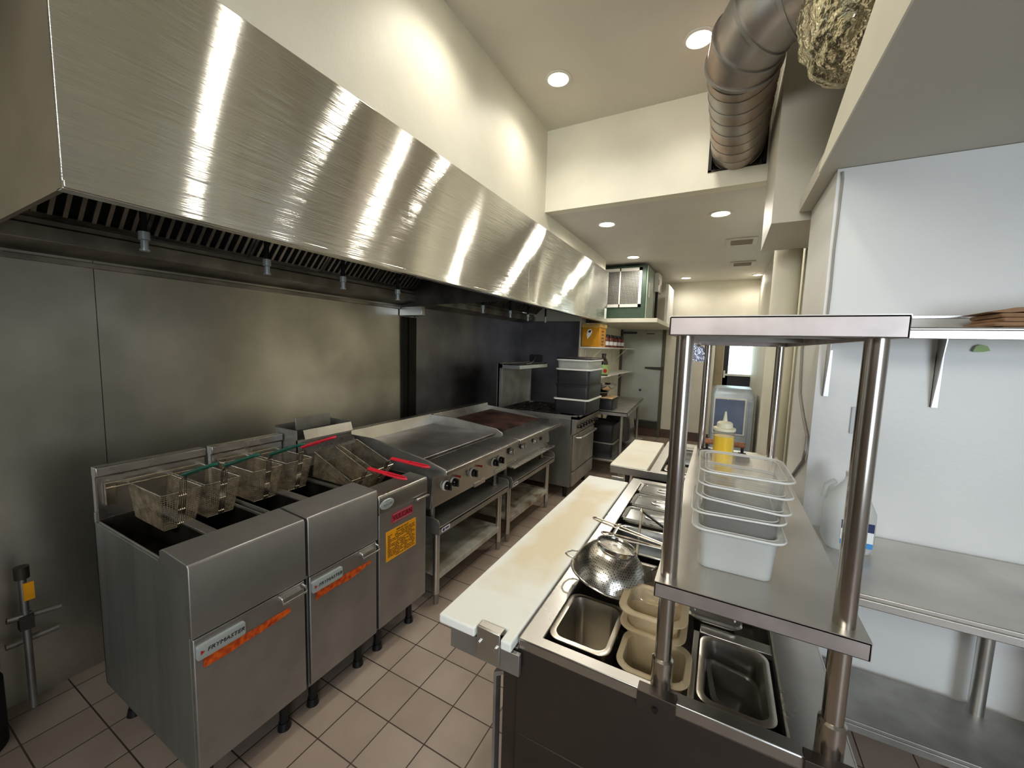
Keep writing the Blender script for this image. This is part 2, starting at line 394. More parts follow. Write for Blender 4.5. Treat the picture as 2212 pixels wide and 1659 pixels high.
# tapering fascia along the edge of the low ceiling
struct('trim_4', MB().prism([(2.12, 2.375), (2.12, 2.40), (1.4, 2.62), (0.2, 2.80), (-2.5, 3.0), (-2.5, 2.375)], 'x', 0.30, 0.305), 'cream_wall')
struct('wall_far_right', MB().box(3.1, 3.2, -2.6, 2.1, 0, 2.376), 'white_wall')
struct('wall_front', MB().box(-2.62, 1.5, -2.6, -2.5, 0, 2.6).box(-2.62, -1.4, -2.6, -2.5, 2.6, 3.51).box(0.4, 1.5, -2.6, -2.5, 2.6, 3.51).box(1.5, 3.1, -2.6, -2.5, 0, 0.7).box(1.5, 3.1, -2.6, -2.5, 2.2, 3.51), 'back_wall')
struct('wall_void', MB().box(1.5, 1.6, -2.5, 3.36, 2.44, 3.51).box(0.36, 1.6, 2.7, 2.8, 2.44, 3.51), 'soffit_paint')
# boxed chase beside the bulkhead and the round column below it
struct('trim_5', MB().box(0.185, 0.455, 2.66, 3.35, 2.335, 3.51), 'soffit_paint')
struct('trim_6', MB().cyl((0.36, 3.45, 0), (0.36, 3.45, 2.82), 0.085, n=28), 'cream_wall')
# cooler door, its frame and kick plate
b = MB(); b.box(-1.70, -0.985, 7.66, 7.69, 0.30, 2.06)
d = struct('door_1', b, 'cooler_door', bevel=0.004)
f = MB().box(-1.739, -1.70, 7.62, 7.699, 0, 2.1).box(-0.985, -0.93, 7.62, 7.699, 0.0, 2.1).box(-1.70, -0.985, 7.62, 7.699, 2.06, 2.1).build('door_frame', 'cooler_frame', d)
MB().box(-1.70, -0.985, 7.60, 7.695, 0.17, 0.28).build('kick_plate', 'dark_hinge', d)
MB().box(-1.70, -0.985, 7.64, 7.695, 0.0, 0.165).build('kick_tile', 'base_tile', d)
MB().box(-1.72, -1.44, 7.61, 7.63, 1.905, 1.945).cyl((-1.71, 7.62, 1.87), (-1.71, 7.62, 1.98), 0.018).build('hinge', 'dark_hinge', d)
MB().prism([(-0.93, 1.255), (-0.93, 1.31), (-1.26, 1.30), (-1.26, 1.27)], 'y', 7.60, 7.63).build('hinge', 'dark_hinge', d)
MB().box(-1.27, -1.13, 7.645, 7.657, 1.905, 1.92).build('handle', 'dark_hinge', d)
MB().lathe([(0.001, 0), (0.022, 0), (0.02, 0.012), (0.001, 0.016)]).build('bumper', 'label_navy', d)
bpy.data.objects['bumper'].matrix_local = Matrix.Translation((-1.33, 7.66, 0.86)) @ Matrix.Rotation(PI / 2, 4, 'X')
MB().box(-1.74, -1.7, 5.3, 7.6, 0.0, 0.01).build('sill', 'tan_trim', d)
# far window
b = MB()
b.box(0.02, 0.56, 8.20, 8.26, 1.0, 1.03); b.box(0.02, 0.56, 8.20, 8.26, 1.87, 1.9); b.box(0.02, 0.10, 8.2, 8.26, 1.0, 1.9); b.box(0.47, 0.56, 8.2, 8.26, 1.0, 1.9)
b.box(0.02, 0.56, 8.2, 8.25, 1.03, 1.22)
wn = struct('window_1', b, 'window_frame')
MB().box(0.04, 0.56, 8.17, 8.20, 1.19, 1.225).box(0.03, 0.06, 8.165, 8.2, 1.15, 1.28).build('sash_bar', 'white_paint', wn)
MB().box(0.10, 0.47, 8.23, 8.235, 1.22, 1.87).build('pane', 'window_glass', wn)
MB().box(-0.12, 0.01, 8.17, 8.2, 1.0, 1.98).build('casing', 'tan_trim', wn)
MB().tube([(0.2, 8.16, 1.9), (0.48, 8.16, 1.42), (0.56, 8.16, 1.36)], 0.003, 6).build('window_cord', 'black_rubber', wn)
MB().tube([(0.28, 8.16, 1.9), (0.5, 8.16, 1.5), (0.58, 8.16, 1.44)], 0.003, 6).build('window_cord', 'black_rubber', wn)
struct('trim_7', MB().box(-1.5, 2.2, 10.4, 10.42, -0.2, 4.2), 'outside_sky')
bpy.data.objects['trim_7'].name = 'sky_backdrop'

# ------------------------------------------------------------------ recessed lights
def pot(x, y, z, m, label, r=0.075):
    t = thing('recessed_light', label, 'ceiling light', (x, y, z), 'recessed ceiling lights')
    MB().lathe([(r + 0.018, -0.001), (r + 0.018, -0.006), (r, -0.009), (r - 0.006, -0.004), (r - 0.006, -0.001)], (x, y, z), 40, False, False).build('trim_ring', 'light_trim', t)
    MB().lathe([(r - 0.008, -0.0035), (r - 0.01, -0.006), (0.001, -0.007)], (x, y, z), 40).build('bulb_face', m, t)
    l = bpy.data.lights.new('recessed_lamp', 'SPOT'); l.energy = LAMP if z > 3 else LAMP * (0.95 if y < 6 else 0.4); l.color = (1.0, 0.93, 0.82)
    l.spot_size = math.radians(150 if z > 3 else 176); l.spot_blend = 1.0 if z > 3 else 0.5; l.shadow_soft_size = 0.05
    s = bpy.data.objects.new('recessed_lamp', l); COL.objects.link(s); s.location = (x, y, z - 0.065)
pot(-1.166, 2.76, 3.51, 'lamp_glow', 'bright round recessed light in the high ceiling nearest the left wall')
pot(-0.262, 2.79, 3.51, 'lamp_glow', 'bright round recessed light in the high ceiling beside the round duct')
pot(-1.166, 1.80, 3.51, 'lamp_glow', 'recessed ceiling light above the top picture edge, over the hood')
pot(-0.262, 1.42, 3.51, 'lamp_glow', 'recessed ceiling light above the top picture edge, toward the duct')
pot(-1.081, 3.90, 2.82, 'lamp_glow_low', 'recessed light in the low ceiling, the nearer one on the hood side')
pot(-0.104, 3.98, 2.82, 'lamp_glow_low', 'recessed light in the low ceiling, nearest the two vents')
pot(-1.123, 5.39, 2.82, 'lamp_glow_low', 'recessed light in the low ceiling just in front of the green cooling unit')
pot(-0.626, 7.20, 2.82, 'lamp_glow_low', 'recessed light in the low ceiling at the far wall, right of the green unit')
pot(0.385, 7.25, 2.82, 'lamp_glow_low', 'recessed light in the low ceiling in the far right corner', 0.06)
for x, y, l in ((0.092, 5.04, 'square ceiling vent with beige grille, the nearer of the two'), (0.147, 6.28, 'square ceiling vent with beige grille, the farther of the two')):
    t = thing('ceiling_vent', l, 'vent', (x, y, 2.82), 'ceiling vents')
    MB().box(x - 0.15, x + 0.15, y - 0.15, y + 0.15, 2.808, 2.819).build('frame', 'light_trim', t, 0.003)
    b = MB()
    for i in range(9): b.box(x - 0.1, x + 0.1, y - 0.096 + i * 0.0215, y - 0.084 + i * 0.0215, 2.801, 2.807)
    b.box(x - 0.105, x + 0.105, y - 0.105, y + 0.105, 2.806, 2.8075)
    b.build('grille', 'vent_grille', t)

# two fluorescent-free ceiling: round spiral duct, elbow and foil wrapped duct
dt = thing('exhaust_duct', 'grey round spiral metal duct with elbow entering the hole in the bulkhead', 'duct', (0.0, 3.4, 3.0))
dy = 3.095; dx = -0.012; rd = 0.168
MB().cyl((dx, 3.5, dy), (dx, 2.42, dy), rd, n=48).build('duct_pipe', 'duct_galv', dt)
b = MB()
for k in range(8):
    yy = 3.44 - k * 0.125
    pts = [(dx + (rd + 0.0015) * math.cos(a), yy - 0.05 * a / (2 * PI) * 2, dy + (rd + 0.0015) * math.sin(a)) for a in [2 * PI * i / 36 for i in range(37)]]
    b.tube(pts, 0.0022, 6)
b.build('spiral_seam', 'steel_dull', dt)
path = []
for i in range(5):
    a = i / 4 * PI / 2 * 0.86
    path.append((dx + 0.30 * (1 - math.cos(a)), 2.42 - 0.30 * math.sin(a), dy + 0.02 * i))
path.append((0.62, 2.06, dy + 0.2))
b = MB(); b.tube(path, rd + 0.006, 40); b.build('elbow', 'duct_galv', dt)
for i in (0, 1, 2, 3, 4):
    p = Vector(path[i]); q = Vector(path[i + 1]); d_ = (q - p).normalized()
    MB().cyl(p - d_ * 0.008, p + d_ * 0.008, rd + 0.014, n=40).build('joint_ring', 'steel_dull', dt)
for z in (0.02, 0.06):
    pass
b = MB(); pts = [(1.3, 1.4, 3.0), (0.9, 1.6, 2.95), (0.60, 1.76, 2.90), (0.42, 1.84, 2.87), (0.30, 1.88, 2.86), (0.21, 1.90, 2.86), (0.16, 1.90, 2.86)]
b.tube(pts, [0.28, 0.28, 0.29, 0.29, 0.27, 0.20, 0.08], 40)
fo = b.build('foil_insulation', 'foil', dt)
sub = fo.modifiers.new('subdivision', 'SUBSURF'); sub.levels = 3; sub.render_levels = 3
tx = bpy.data.textures.new('crumple', 'CLOUDS'); tx.noise_scale = 0.09
dm = fo.modifiers.new('crumple', 'DISPLACE'); dm.texture = tx; dm.strength = 0.05; dm.texture_coords = 'GLOBAL'
fo['label'] = 'crumpled foil insulation bulging over the edge of the low ceiling'

# ================================================================== HOOD
def hood(y0, y1, f0, f1, label, gaps):
    t = thing('exhaust_hood', label, 'range hood', (-2.0, (y0 + y1) / 2, 1.97))
    b = MB()
    b.box(-1.46, -1.45, f0, f1, 1.978, 2.652); b.box(-1.456, -1.438, f0, f1, 1.972, 1.990); b.box(-1.49, -1.45, f0, f1, 1.970, 1.976)
    b.build('front_panel', 'hood_steel', t, 0.002)
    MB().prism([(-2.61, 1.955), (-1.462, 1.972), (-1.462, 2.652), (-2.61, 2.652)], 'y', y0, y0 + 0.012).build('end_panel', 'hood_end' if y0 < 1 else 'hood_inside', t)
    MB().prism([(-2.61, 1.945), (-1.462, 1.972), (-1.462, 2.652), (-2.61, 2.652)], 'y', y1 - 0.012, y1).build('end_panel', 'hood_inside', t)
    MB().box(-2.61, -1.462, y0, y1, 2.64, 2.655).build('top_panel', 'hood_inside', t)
    MB().prism([(-2.61, 1.955), (-2.44, 1.985), (-2.44, 2.045), (-2.46, 2.052), (-2.46, 2.075), (-2.61, 2.075)], 'y', y0 + 0.012, y1 - 0.012).build('grease_trough', 'trough_steel', t, 0.002)
    # baffle filters leaning between trough and the hood throat
    a = Vector((-2.44, 0, 2.09)); c = Vector((-1.92, 0, 2.60)); n = 5 if y1 - y0 > 2.3 else 5
    wd = (y1 - y0 - 0.06) / n; d_ = (c - a)
    ux = d_.normalized(); nx = Vector((ux.z, 0, -ux.x)) * -1
    for i in range(n):
        ya = y0 + 0.03 + i * wd; yb = ya + wd - 0.004; L = d_.length
        T = Matrix(((0, ux.x, nx.x, a.x), (1, 0, 0, 0), (0, ux.z, nx.z, a.z), (0, 0, 0, 1)))
        b = MB(); b.T = T
        b.box(ya, ya + 0.015, 0, L, -0.02, 0.02); b.box(yb - 0.015, yb, 0, L, -0.02, 0.02); b.box(ya, yb, 0, 0.02, -0.02, 0.02); b.box(ya, yb, L - 0.02, L, -0.02, 0.02)
        fr = b.build('baffle_filter', 'filter_steel', t)
        b = MB(); b.T = T; k = int((wd - 0.03) / 0.042)
        for j in range(k):
            yc = ya + 0.02 + (j + 0.5) * (wd - 0.04) / k
            b.box(yc - 0.007, yc + 0.007, 0.02, L - 0.02, -0.024, -0.014)
        b.build('baffle_slats', 'trough_steel', fr)
        b = MB(); b.T = T; b.box(ya + 0.015, yb - 0.015, 0.02, L - 0.02, 0.005, 0.012); b.build('filter_back', 'filter_dark', fr)
    return t
h1 = hood(0.362, 2.735, 0.362, 2.968, 'long stainless exhaust hood over the fryers and griddle with bright streaked front', None)
MB().box(-2.605, -2.580, 0.364, 2.685, 1.918, 1.942).build('trough_moulding', 'trough_steel', h1, 0.003)
h2 = hood(2.745, 5.455, 2.972, 5.455, 'far stainless exhaust hood over the charbroiler and range', None)
MB().box(-2.60, -2.34, 2.69, 2.735, 1.86, 1.94).build('grease_cup', 'steel_top', h1, 0.004)
MB().box(-2.60, -2.46, 2.75, 2.80, 1.86, 1.94).build('grease_cup', 'steel_top', h2, 0.004)
b = MB().box(-1.449, -1.447, 5.33, 5.42, 2.02, 2.16); b.build('inspection_sticker', 'label_white', h2)
def nozzle(x, y, z, label):
    t = thing('fire_nozzle', label, 'fire suppression nozzle', (x, y, z), 'fire suppression nozzles under the hood')
    MB().cyl((x, y, z + 0.02), (x, y, z + 0.52), 0.011, n=12).build('drop_pipe', 'filter_dark', t)
    MB().cyl((x, y, z), (x, y, z + 0.030), 0.018, n=16).cyl((x, y, z - 0.035), (x, y, z - 0.002), 0.012, n=16).cyl((x, y, z - 0.042), (x, y, z - 0.035), 0.016, n=16).build('nozzle_head', 'badge', t)
for (y, z), l in zip(((0.707, 1.985), (1.172, 1.975), (1.611, 1.965), (2.053, 1.950)), ('nearest, over the left fryer', 'second, over the right fryer front', 'third, over the red handles', 'fourth, near the end of the first hood')):
    nozzle(-2.0, y, z, 'small chrome nozzle hanging under the near hood, ' + l)
for (y, z), l in zip(((3.145, 1.955), (3.68, 1.955), (4.105, 1.950), (4.609, 1.965)), ('nearest of four', 'second of four', 'third of four', 'farthest of four')):
    nozzle(-2.0, y, z, 'small dark nozzle hanging under the far hood, ' + l)

# ------------------------------------------------------------------ steel cladding on the left wall
tag(MB().box(-2.62, -2.606, -2.4, 0.728, 0.0, 1.97).build('wall_panel', 'panel_steel', smooth=False), 'dark brushed steel wall sheet at the left picture edge, left of the thin seam', 'wall cladding')
tag(MB().box(-2.62, -2.606, 0.731, 2.72, 0.0, 1.97).build('wall_panel', 'panel_steel', smooth=False), 'wide brushed steel wall sheet behind the fryers and griddle', 'wall cladding')
tag(MB().box(-2.62, -2.606, 2.90, 5.17, 0.0, 1.97).build('wall_panel', 'panel_dark', smooth=False), 'dark steel wall sheet behind the charbroiler and range, right of the dark post', 'wall cladding')
tag(MB().box(-2.606, -1.74, 5.17, 5.19, 0.0, 1.975).build('wall_panel', 'panel_dark', smooth=False), 'dark steel sheet facing the camera behind the stacked tubs', 'wall cladding')
tag(MB().box(-2.62, -2.585, 2.72, 2.90, 0.0, 1.855).box(-2.62, -2.575, 2.79, 2.83, 0, 1.855).build('wall_post', 'column_dark', smooth=False), 'dark vertical post between the two steel wall sheets', 'post')

# ================================================================== FRYERS
FX = -1.43
def fryer(y0, y1, label, seed):
    t = thing('deep_fryer', label, 'fryer', ((FX - 2.2) / 2, (y0 + y1) / 2, 0), 'matching split-tank fryers')
    ya, yb = y0 + 0.003, y1 - 0.003
    b = MB()
    b.prism([(-2.2, 0.16), (FX - 0.02, 0.16), (FX - 0.02, 0.645), (FX - 0.012, 0.87), (-1.62, 0.885), (-1.64, 0.86), (-2.2, 0.86)], 'y', ya, ya + 0.008)
    b.prism([(-2.2, 0.16), (FX - 0.02, 0.16), (FX - 0.02, 0.645), (FX - 0.012, 0.87), (-1.62, 0.885), (-1.64, 0.86), (-2.2, 0.86)], 'y', yb - 0.008, yb)
    b.box(-2.2, -2.19, ya, yb, 0.16, 0.9); b.box(-2.2, FX - 0.02, ya, yb, 0.15, 0.16)
    b.build('cabinet', 'steel_side', t, 0.002)
    b = MB(); b.prism([(FX - 0.03, 0.652), (FX, 0.652), (FX, 0.893), (FX - 0.006, 0.903), (-1.60, 0.912), (-1.625, 0.90), (-1.625, 0.86), (FX - 0.03, 0.85)], 'y', y0 + 0.001, y1 - 0.001)
    b.build('front_header', 'steel_front', t, 0.003)
    # riser at the back with folded top flange
    b = MB(); b.prism([(-2.21, 0.86), (-2.175, 0.86), (-2.175, 1.045), (-2.165, 1.05), (-2.165, 1.086), (-2.215, 1.086), (-2.215, 1.05), (-2.21, 1.045)], 'y', y0 + 0.008, y1 - 0.008)
    b.build('back_riser', 'steel_top', t, 0.003)
    # tank: two wells and a divider
    b = MB(); ym = (y0 + y1) / 2
    for p, q in ((y0 + 0.012, ym - 0.02), (ym + 0.02, y1 - 0.012)):
        b.box(-2.17, -1.63, p, p + 0.004, 0.55, 0.855); b.box(-2.17, -1.63, q - 0.004, q, 0.55, 0.855)
        b.box(-1.634, -1.63, p, q, 0.55, 0.87); b.box(-2.174, -2.17, p, q, 0.55, 0.87); b.box(-2.17, -1.63, p, q, 0.55, 0.56)
    b.build('fry_tank', 'tank', t)
    MB().box(-2.17, -1.63, ym - 0.02, ym + 0.02, 0.845, 0.862).box(-2.17, -1.63, y0 + 0.008, y0 + 0.014, 0.85, 0.866).box(-2.17, -1.63, y1 - 0.014, y1 - 0.008, 0.85, 0.866).build('tank_rim', 'steel_dull', t, 0.002)
    MB().box(-2.166, -1.636, y0 + 0.018, ym - 0.026, 0.70, 0.712).box(-2.166, -1.636, ym + 0.026, y1 - 0.018, 0.70, 0.712).build('frying_oil', 'oil', t)
    MB().box(-2.10, -1.7, y0 + 0.02, ym - 0.03, 0.735, 0.739).tube([(-1.66, y0 + 0.03, 0.78), (-2.1, y0 + 0.03, 0.76)], 0.004).build('basket_support', 'tank', t)
    # basket hanger
    zc = 1.0
    MB().tube([(-2.15, y0 + 0.03, zc), (-2.15, y1 - 0.04, zc)], 0.004).tube([(-2.15, y0 + 0.03, zc + 0.02), (-2.15, y1 - 0.04, zc + 0.02)], 0.003).box(-2.172, -2.15, y0 + 0.03, y0 + 0.06, 0.93, 1.02).build('basket_hanger', 'wire_chrome', t)
    # door
    d = MB().box(FX - 0.028, FX - 0.004, y0 + 0.006, y1 - 0.006, 0.165, 0.646).build('door', 'steel_front', t, 0.004)
    hy = y1 - 0.115
    b = MB(); b.tube([(FX - 0.002, hy, 0.642), (FX + 0.022, hy, 0.636), (FX + 0.03, hy, 0.618), (FX + 0.03, hy + 0.096, 0.618), (FX + 0.022, hy + 0.096, 0.636), (FX - 0.002, hy + 0.096, 0.642)], 0.0042, 10)
    b.box(FX - 0.004, FX + 0.016, hy + 0.006, hy + 0.09, 0.622, 0.63)
    b.build('handle', 'chrome', d)
    bd = MB()
    c0 = y0 + 0.012; wb = 0.147
    bd.T = Matrix.Translation((FX + 0.001, c0 + wb / 2, 0.598)) @ Matrix.Rotation(PI / 2, 4, 'Z') @ Matrix.Rotation(PI / 2, 4, 'X')
    bd.loft([(wb, 0.05, 0.008, -0.005), (wb, 0.05, 0.008, 0.004), (wb - 0.004, 0.046, 0.007, 0.0055)])
    bg = bd.build('name_badge', 'badge', d)
    text('badge_lettering', 'FRYMASTER', 0.0195, (FX + 0.0072, c0 + wb / 2 + 0.012, 0.598), (0, 1, 0), (0, 0, 1), 'ink', bg, 0.0005, 0.25, 1.12)
    lg = MB(); lg.prism([(c0 + 0.010, 0.5905), (c0 + 0.022, 0.598), (c0 + 0.010, 0.6055)], 'x', FX + 0.0066, FX + 0.0074); lg.build('badge_logo', 'ink_red', bg)
    st = MB(); zc = 0.553
    n = 15; top = []; bot = []
    for i in range(n):
        u = i / (n - 1); yy = y0 + 0.032 + u * 0.295; hh = 0.0165 * (1 - 0.55 * max(0, (u - 0.55) / 0.45)) + 0.0025 * math.sin(u * 9 + seed)
        z_ = zc - 0.0 * u + 0.004 * max(0, u - 0.6) * 4
        top.append((yy, z_ + hh)); bot.append((yy, z_ - hh))
    st.prism(top + bot[::-1], 'x', FX - 0.003, FX - 0.0015)
    st.build('orange_sticker', 'orange_strip', d)
    for x in (-2.12, FX - 0.08):
        for y in (y0 + 0.06, y1 - 0.06):
            MB().cyl((x, y, 0.0), (x, y, 0.03), 0.026, 0.02).cyl((x, y, 0.03), (x, y, 0.155), 0.017).build('leg', 'black_paint', t)
    return t
fryer(0.562, 0.958, 'large steel deep fryer nearest the camera, its dark left side showing', 0.0)
fryer(0.968, 1.336, 'second large steel deep fryer, between the nearest one and the fryer with the yellow sticker', 2.0)

# gas fryer with the yellow sticker
y0, y1 = 1.342, 1.700
t = thing('deep_fryer', 'narrow grey gas fryer with yellow warning sticker and red lettered plate', 'fryer', (-1.8, 1.52, 0))
b = MB()
b.box(-2.2, FX - 0.03, y0, y0 + 0.006, 0.15, 0.862); b.box(-2.2, FX - 0.03, y1 - 0.006, y1, 0.15, 0.862); b.box(-2.2, -2.19, y0, y1, 0.15, 0.86); b.box(-2.2, FX - 0.03, y0, y1, 0.15, 0.158)
b.build('cabinet', 'steel_side', t, 0.002)
b = MB(); b.prism([(FX - 0.03, 0.775), (FX + 0.002, 0.775), (FX + 0.002, 0.852), (FX - 0.004, 0.866), (-1.56, 0.872), (-1.565, 0.84), (FX - 0.03, 0.83)], 'y', y0, y1)
b.build('front_header', 'steel', t, 0.003)
MB().box(-2.05, -1.57, y0 + 0.015, y0 + 0.02, 0.5, 0.866).box(-2.05, -1.57, y1 - 0.02, y1 - 0.015, 0.5, 0.866).box(-1.575, -1.57, y0 + 0.015, y1 - 0.015, 0.5, 0.866).box(-2.05, -2.045, y0 + 0.015, y1 - 0.015, 0.5, 0.9).box(-2.05, -1.57, y0 + 0.015, y1 - 0.015, 0.5, 0.51).build('fry_tank', 'tank', t)
MB().box(-2.044, -1.576, y0 + 0.021, y1 - 0.021, 0.68, 0.69).build('frying_oil', 'oil', t)
b = MB()
b.box(-2.25, -2.245, y0 - 0.008, y1, 0.86, 1.125); b.box(-2.056, -2.05, y0 - 0.008, y1, 0.86, 1.06); b.box(-2.245, -2.05, y0 - 0.008, y0 - 0.003, 0.86, 1.115); b.box(-2.245, -2.05, y1 - 0.005, y1, 0.86, 1.115)
b.build('flue_box', 'steel_dull', t)
MB().prism([(-2.048, 1.112), (-2.03, 1.062), (-2.034, 1.06), (-2.054, 1.112)], 'y', y0 + 0.03, y1 - 0.005).build('flue_deflector', 'steel_top', t)
MB().box(-2.165, -2.16, y0 + 0.06, y0 + 0.29, 1.09, 1.165).build('flue_plate', 'steel_dull', t, 0.002)
MB().prism([(-2.05, 1.03), (-2.0, 0.985), (-2.0, 1.0), (-2.05, 1.045)], 'y', y0 + 0.02, y1 - 0.01).build('basket_hanger', 'steel_top', t)
dr = MB().box(FX - 0.03, FX - 0.004, y0 + 0.004, y1 - 0.004, 0.17, 0.770).build('door', 'steel_front', t, 0.003)
MB().box(FX - 0.004, FX + 0.022, y1 - 0.10, y1 - 0.004, 0.758, 0.772).build('handle', 'steel_top', dr, 0.004)
b = MB(); b.T = Matrix.Translation((FX + 0.001, y0 + 0.052, 0.815)) @ Matrix.Rotation(PI / 2, 4, 'Z') @ Matrix.Rotation(PI / 2, 4, 'X') @ Matrix.Diagonal((1.75, 1, 1, 1))
b.lathe([(0.026, 0), (0.026, 0.003), (0.023, 0.006), (0.001, 0.007)], n=36); ob = b.build('oval_badge', 'badge', t)
text('badge_lettering', 'VULCAN', 0.016, (FX + 0.0085, y0 + 0.052, 0.815), (0, 1, 0), (0, 0, 1), 'steel_dull', ob, 0.0004, 0.2)
pl = MB().box(FX - 0.004, FX - 0.002, y0 + 0.090, y0 + 0.243, 0.694, 0.745).build('name_plate', 'sticker_red', dr)
MB().box(FX - 0.002, FX - 0.0012, y0 + 0.096, y0 + 0.237, 0.699, 0.701).box(FX - 0.002, FX - 0.0012, y0 + 0.096, y0 + 0.237, 0.738, 0.740).build('plate_line', 'badge', pl)
text('plate_lettering', 'VULCAN', 0.034, (FX - 0.0014, y0 + 0.166, 0.719), (0, 1, 0), (0, 0, 1), 'ink', pl, 0.0004, 0, 1.05)
sk = MB().box(FX - 0.004, FX - 0.002, y0 + 0.050, y0 + 0.268, 0.505, 0.662).build('warning_sticker', 'sticker_yellow', dr)
text('sticker_lettering', 'IMPORTANT', 0.016, (FX - 0.0016, y0 + 0.166, 0.650), (0, 1, 0), (0, 0, 1), 'ink', sk, 0.0003)
b = MB()
random.seed(3)
for i in range(15):
    zz = 0.636 - i * 0.0086; yy = y0 + 0.060
    while yy < y0 + 0.250:
        L = random.uniform(0.006, 0.03)
        if random.random() > 0.14: b.box(FX - 0.002, FX - 0.0014, yy, min(yy + L, y0 + 0.258), zz, zz + 0.0036)
        yy += L + 0.004
b.build('fine_print', 'ink', sk)
for x in (-2.12, FX - 0.08):
    for y in (y0 + 0.06, y1 - 0.06):
        MB().cyl((x, y, 0.0), (x, y, 0.03), 0.026, 0.02).cyl((x, y, 0.03), (x, y, 0.152), 0.017).build('leg', 'black_paint', t)

# ------------------------------------------------------------------ fry baskets
def make_basket(label, hm):
    t = thing('fry_basket', label, 'fry basket', (0, 0, 0), 'wire fry baskets')
    L, W, D = 0.31, 0.136, 0.155; l2, w2 = L - 0.05, W - 0.03; rw = 0.00085
    def top(u, v): return Vector((u * L / 2, v * W / 2, 0))
    def bot(u, v): return Vector((-0.012 + u * l2 / 2, v * w2 / 2, -D))
    b = MB(); st = 0.009
    def wire(p, q): b.cyl(p, q, rw, n=4, cap=False)
    nL, nW, nD = int(L / st), int(W / st), int(D / st)
    for i in range(nL + 1):
        u = -1 + 2 * i / nL
        wire(top(u, -1), bot(u, -1)); wire(top(u, 1), bot(u, 1)); wire(bot(u, -1), bot(u, 1))
    for i in range(nW + 1):
        v = -1 + 2 * i / nW
        wire(top(-1, v), bot(-1, v)); wire(top(1, v), bot(1, v)); wire(bot(-1, v), bot(1, v))
    for k in range(1, nD):
        f = k / nD; c = [top(u, v).lerp(bot(u, v), f) for u, v in ((-1, -1), (1, -1), (1, 1), (-1, 1))]
        for i in range(4): wire(c[i], c[(i + 1) % 4])
    b.build('basket_mesh', 'basket_wire', t)
    b = MB()
    ring = lambda f: [tuple(top(u, v).lerp(bot(u, v), f)) for u, v in ((-1, -1), (1, -1), (1, 1), (-1, 1))]
    c = ring(0)
    for i in range(4): b.cyl(c[i], c[(i + 1) % 4], 0.0028, n=8)
    c = ring(1)
    for i in range(4): b.cyl(c[i], c[(i + 1) % 4], 0.0022, n=8)
    b.build('rim', 'wire_chrome', t)
    b = MB()
    for v in (-0.16, -0.06, 0.06, 0.16):
        p = top(1, v) + Vector((0.006, 0, 0)); q = bot(1, v) + Vector((0.006, 0, 0))
        b.tube([q, p, p + Vector((0.004, 0, 0.045)), p + Vector((0.03, -v * 0.05, 0.075))], 0.002, 6)
    for f in (0.1, 0.5, 0.9):
        p = top(1, -0.2).lerp(bot(1, -0.2), f) + Vector((0.008, 0, 0)); q = top(1, 0.2).lerp(bot(1, 0.2), f) + Vector((0.008, 0, 0)); b.cyl(p, q, 0.002, n=6)
    b.cyl(top(1, -0.2) + Vector((0.01, 0, 0.045)), top(1, 0.2) + Vector((0.01, 0, 0.045)), 0.0025, n=6)
    # hooks at the back that hang the basket
    b.build('handle_frame', 'wire_chrome', t)
    for v in (-0.6, 0.6):
        p = top(-1, v); MB().tube([p, p + Vector((-0.004, 0, 0.02)), p + Vector((-0.018, 0, 0.022)), p + Vector((-0.02, 0, 0.012))], 0.002, 6).build('hanging_hook', 'wire_chrome', t)
    b = MB(); s = top(1, 0) + Vector((0.03, 0, 0.075)); d_ = Vector((0.94, 0, 0.33)).normalized()
    e = s + d_ * 0.24
    side = Vector((0, 0.009, 0)); side2 = Vector((0, 0.013, 0))
    b.tube([s - side, s + d_ * 0.10 - side, s + d_ * 0.13 - side2, e - side2, e + d_ * 0.02, e + side2, s + d_ * 0.13 + side2, s + d_ * 0.10 + side, s + side], 0.0056, 8)
    b.tube([s, s + d_ * 0.13], 0.009, 8)
    b.build('handle', hm, t)
    return t
bk = make_basket('wire fry basket hung at far left of the nearest fryer, green handle', 'green_handle')
bk.location = (-2.03, 0.735, 1.0)
dup(bk, (-2.03, 0.883, 1.0), label='wire fry basket in the nearest fryer, right of its twin, green handle')
dup(bk, (-2.03, 1.075, 1.003), label='wire fry basket on the left of the second fryer, green handle')
rk = make_basket('wire fry basket on the right of the second fryer, red handle pointing up', 'red_handle')
rk.location = (-2.03, 1.235, 1.003)
t5 = dup(rk, (-1.80, 1.437, 0.95), (0, math.radians(21), 0), 'wire fry basket with red handle resting tilted in the gas fryer, left one')
t6 = dup(rk, (-1.80, 1.593, 0.965), (0, math.radians(21), math.radians(2)), 'wire fry basket with red handle resting tilted in the gas fryer, beside the griddle')

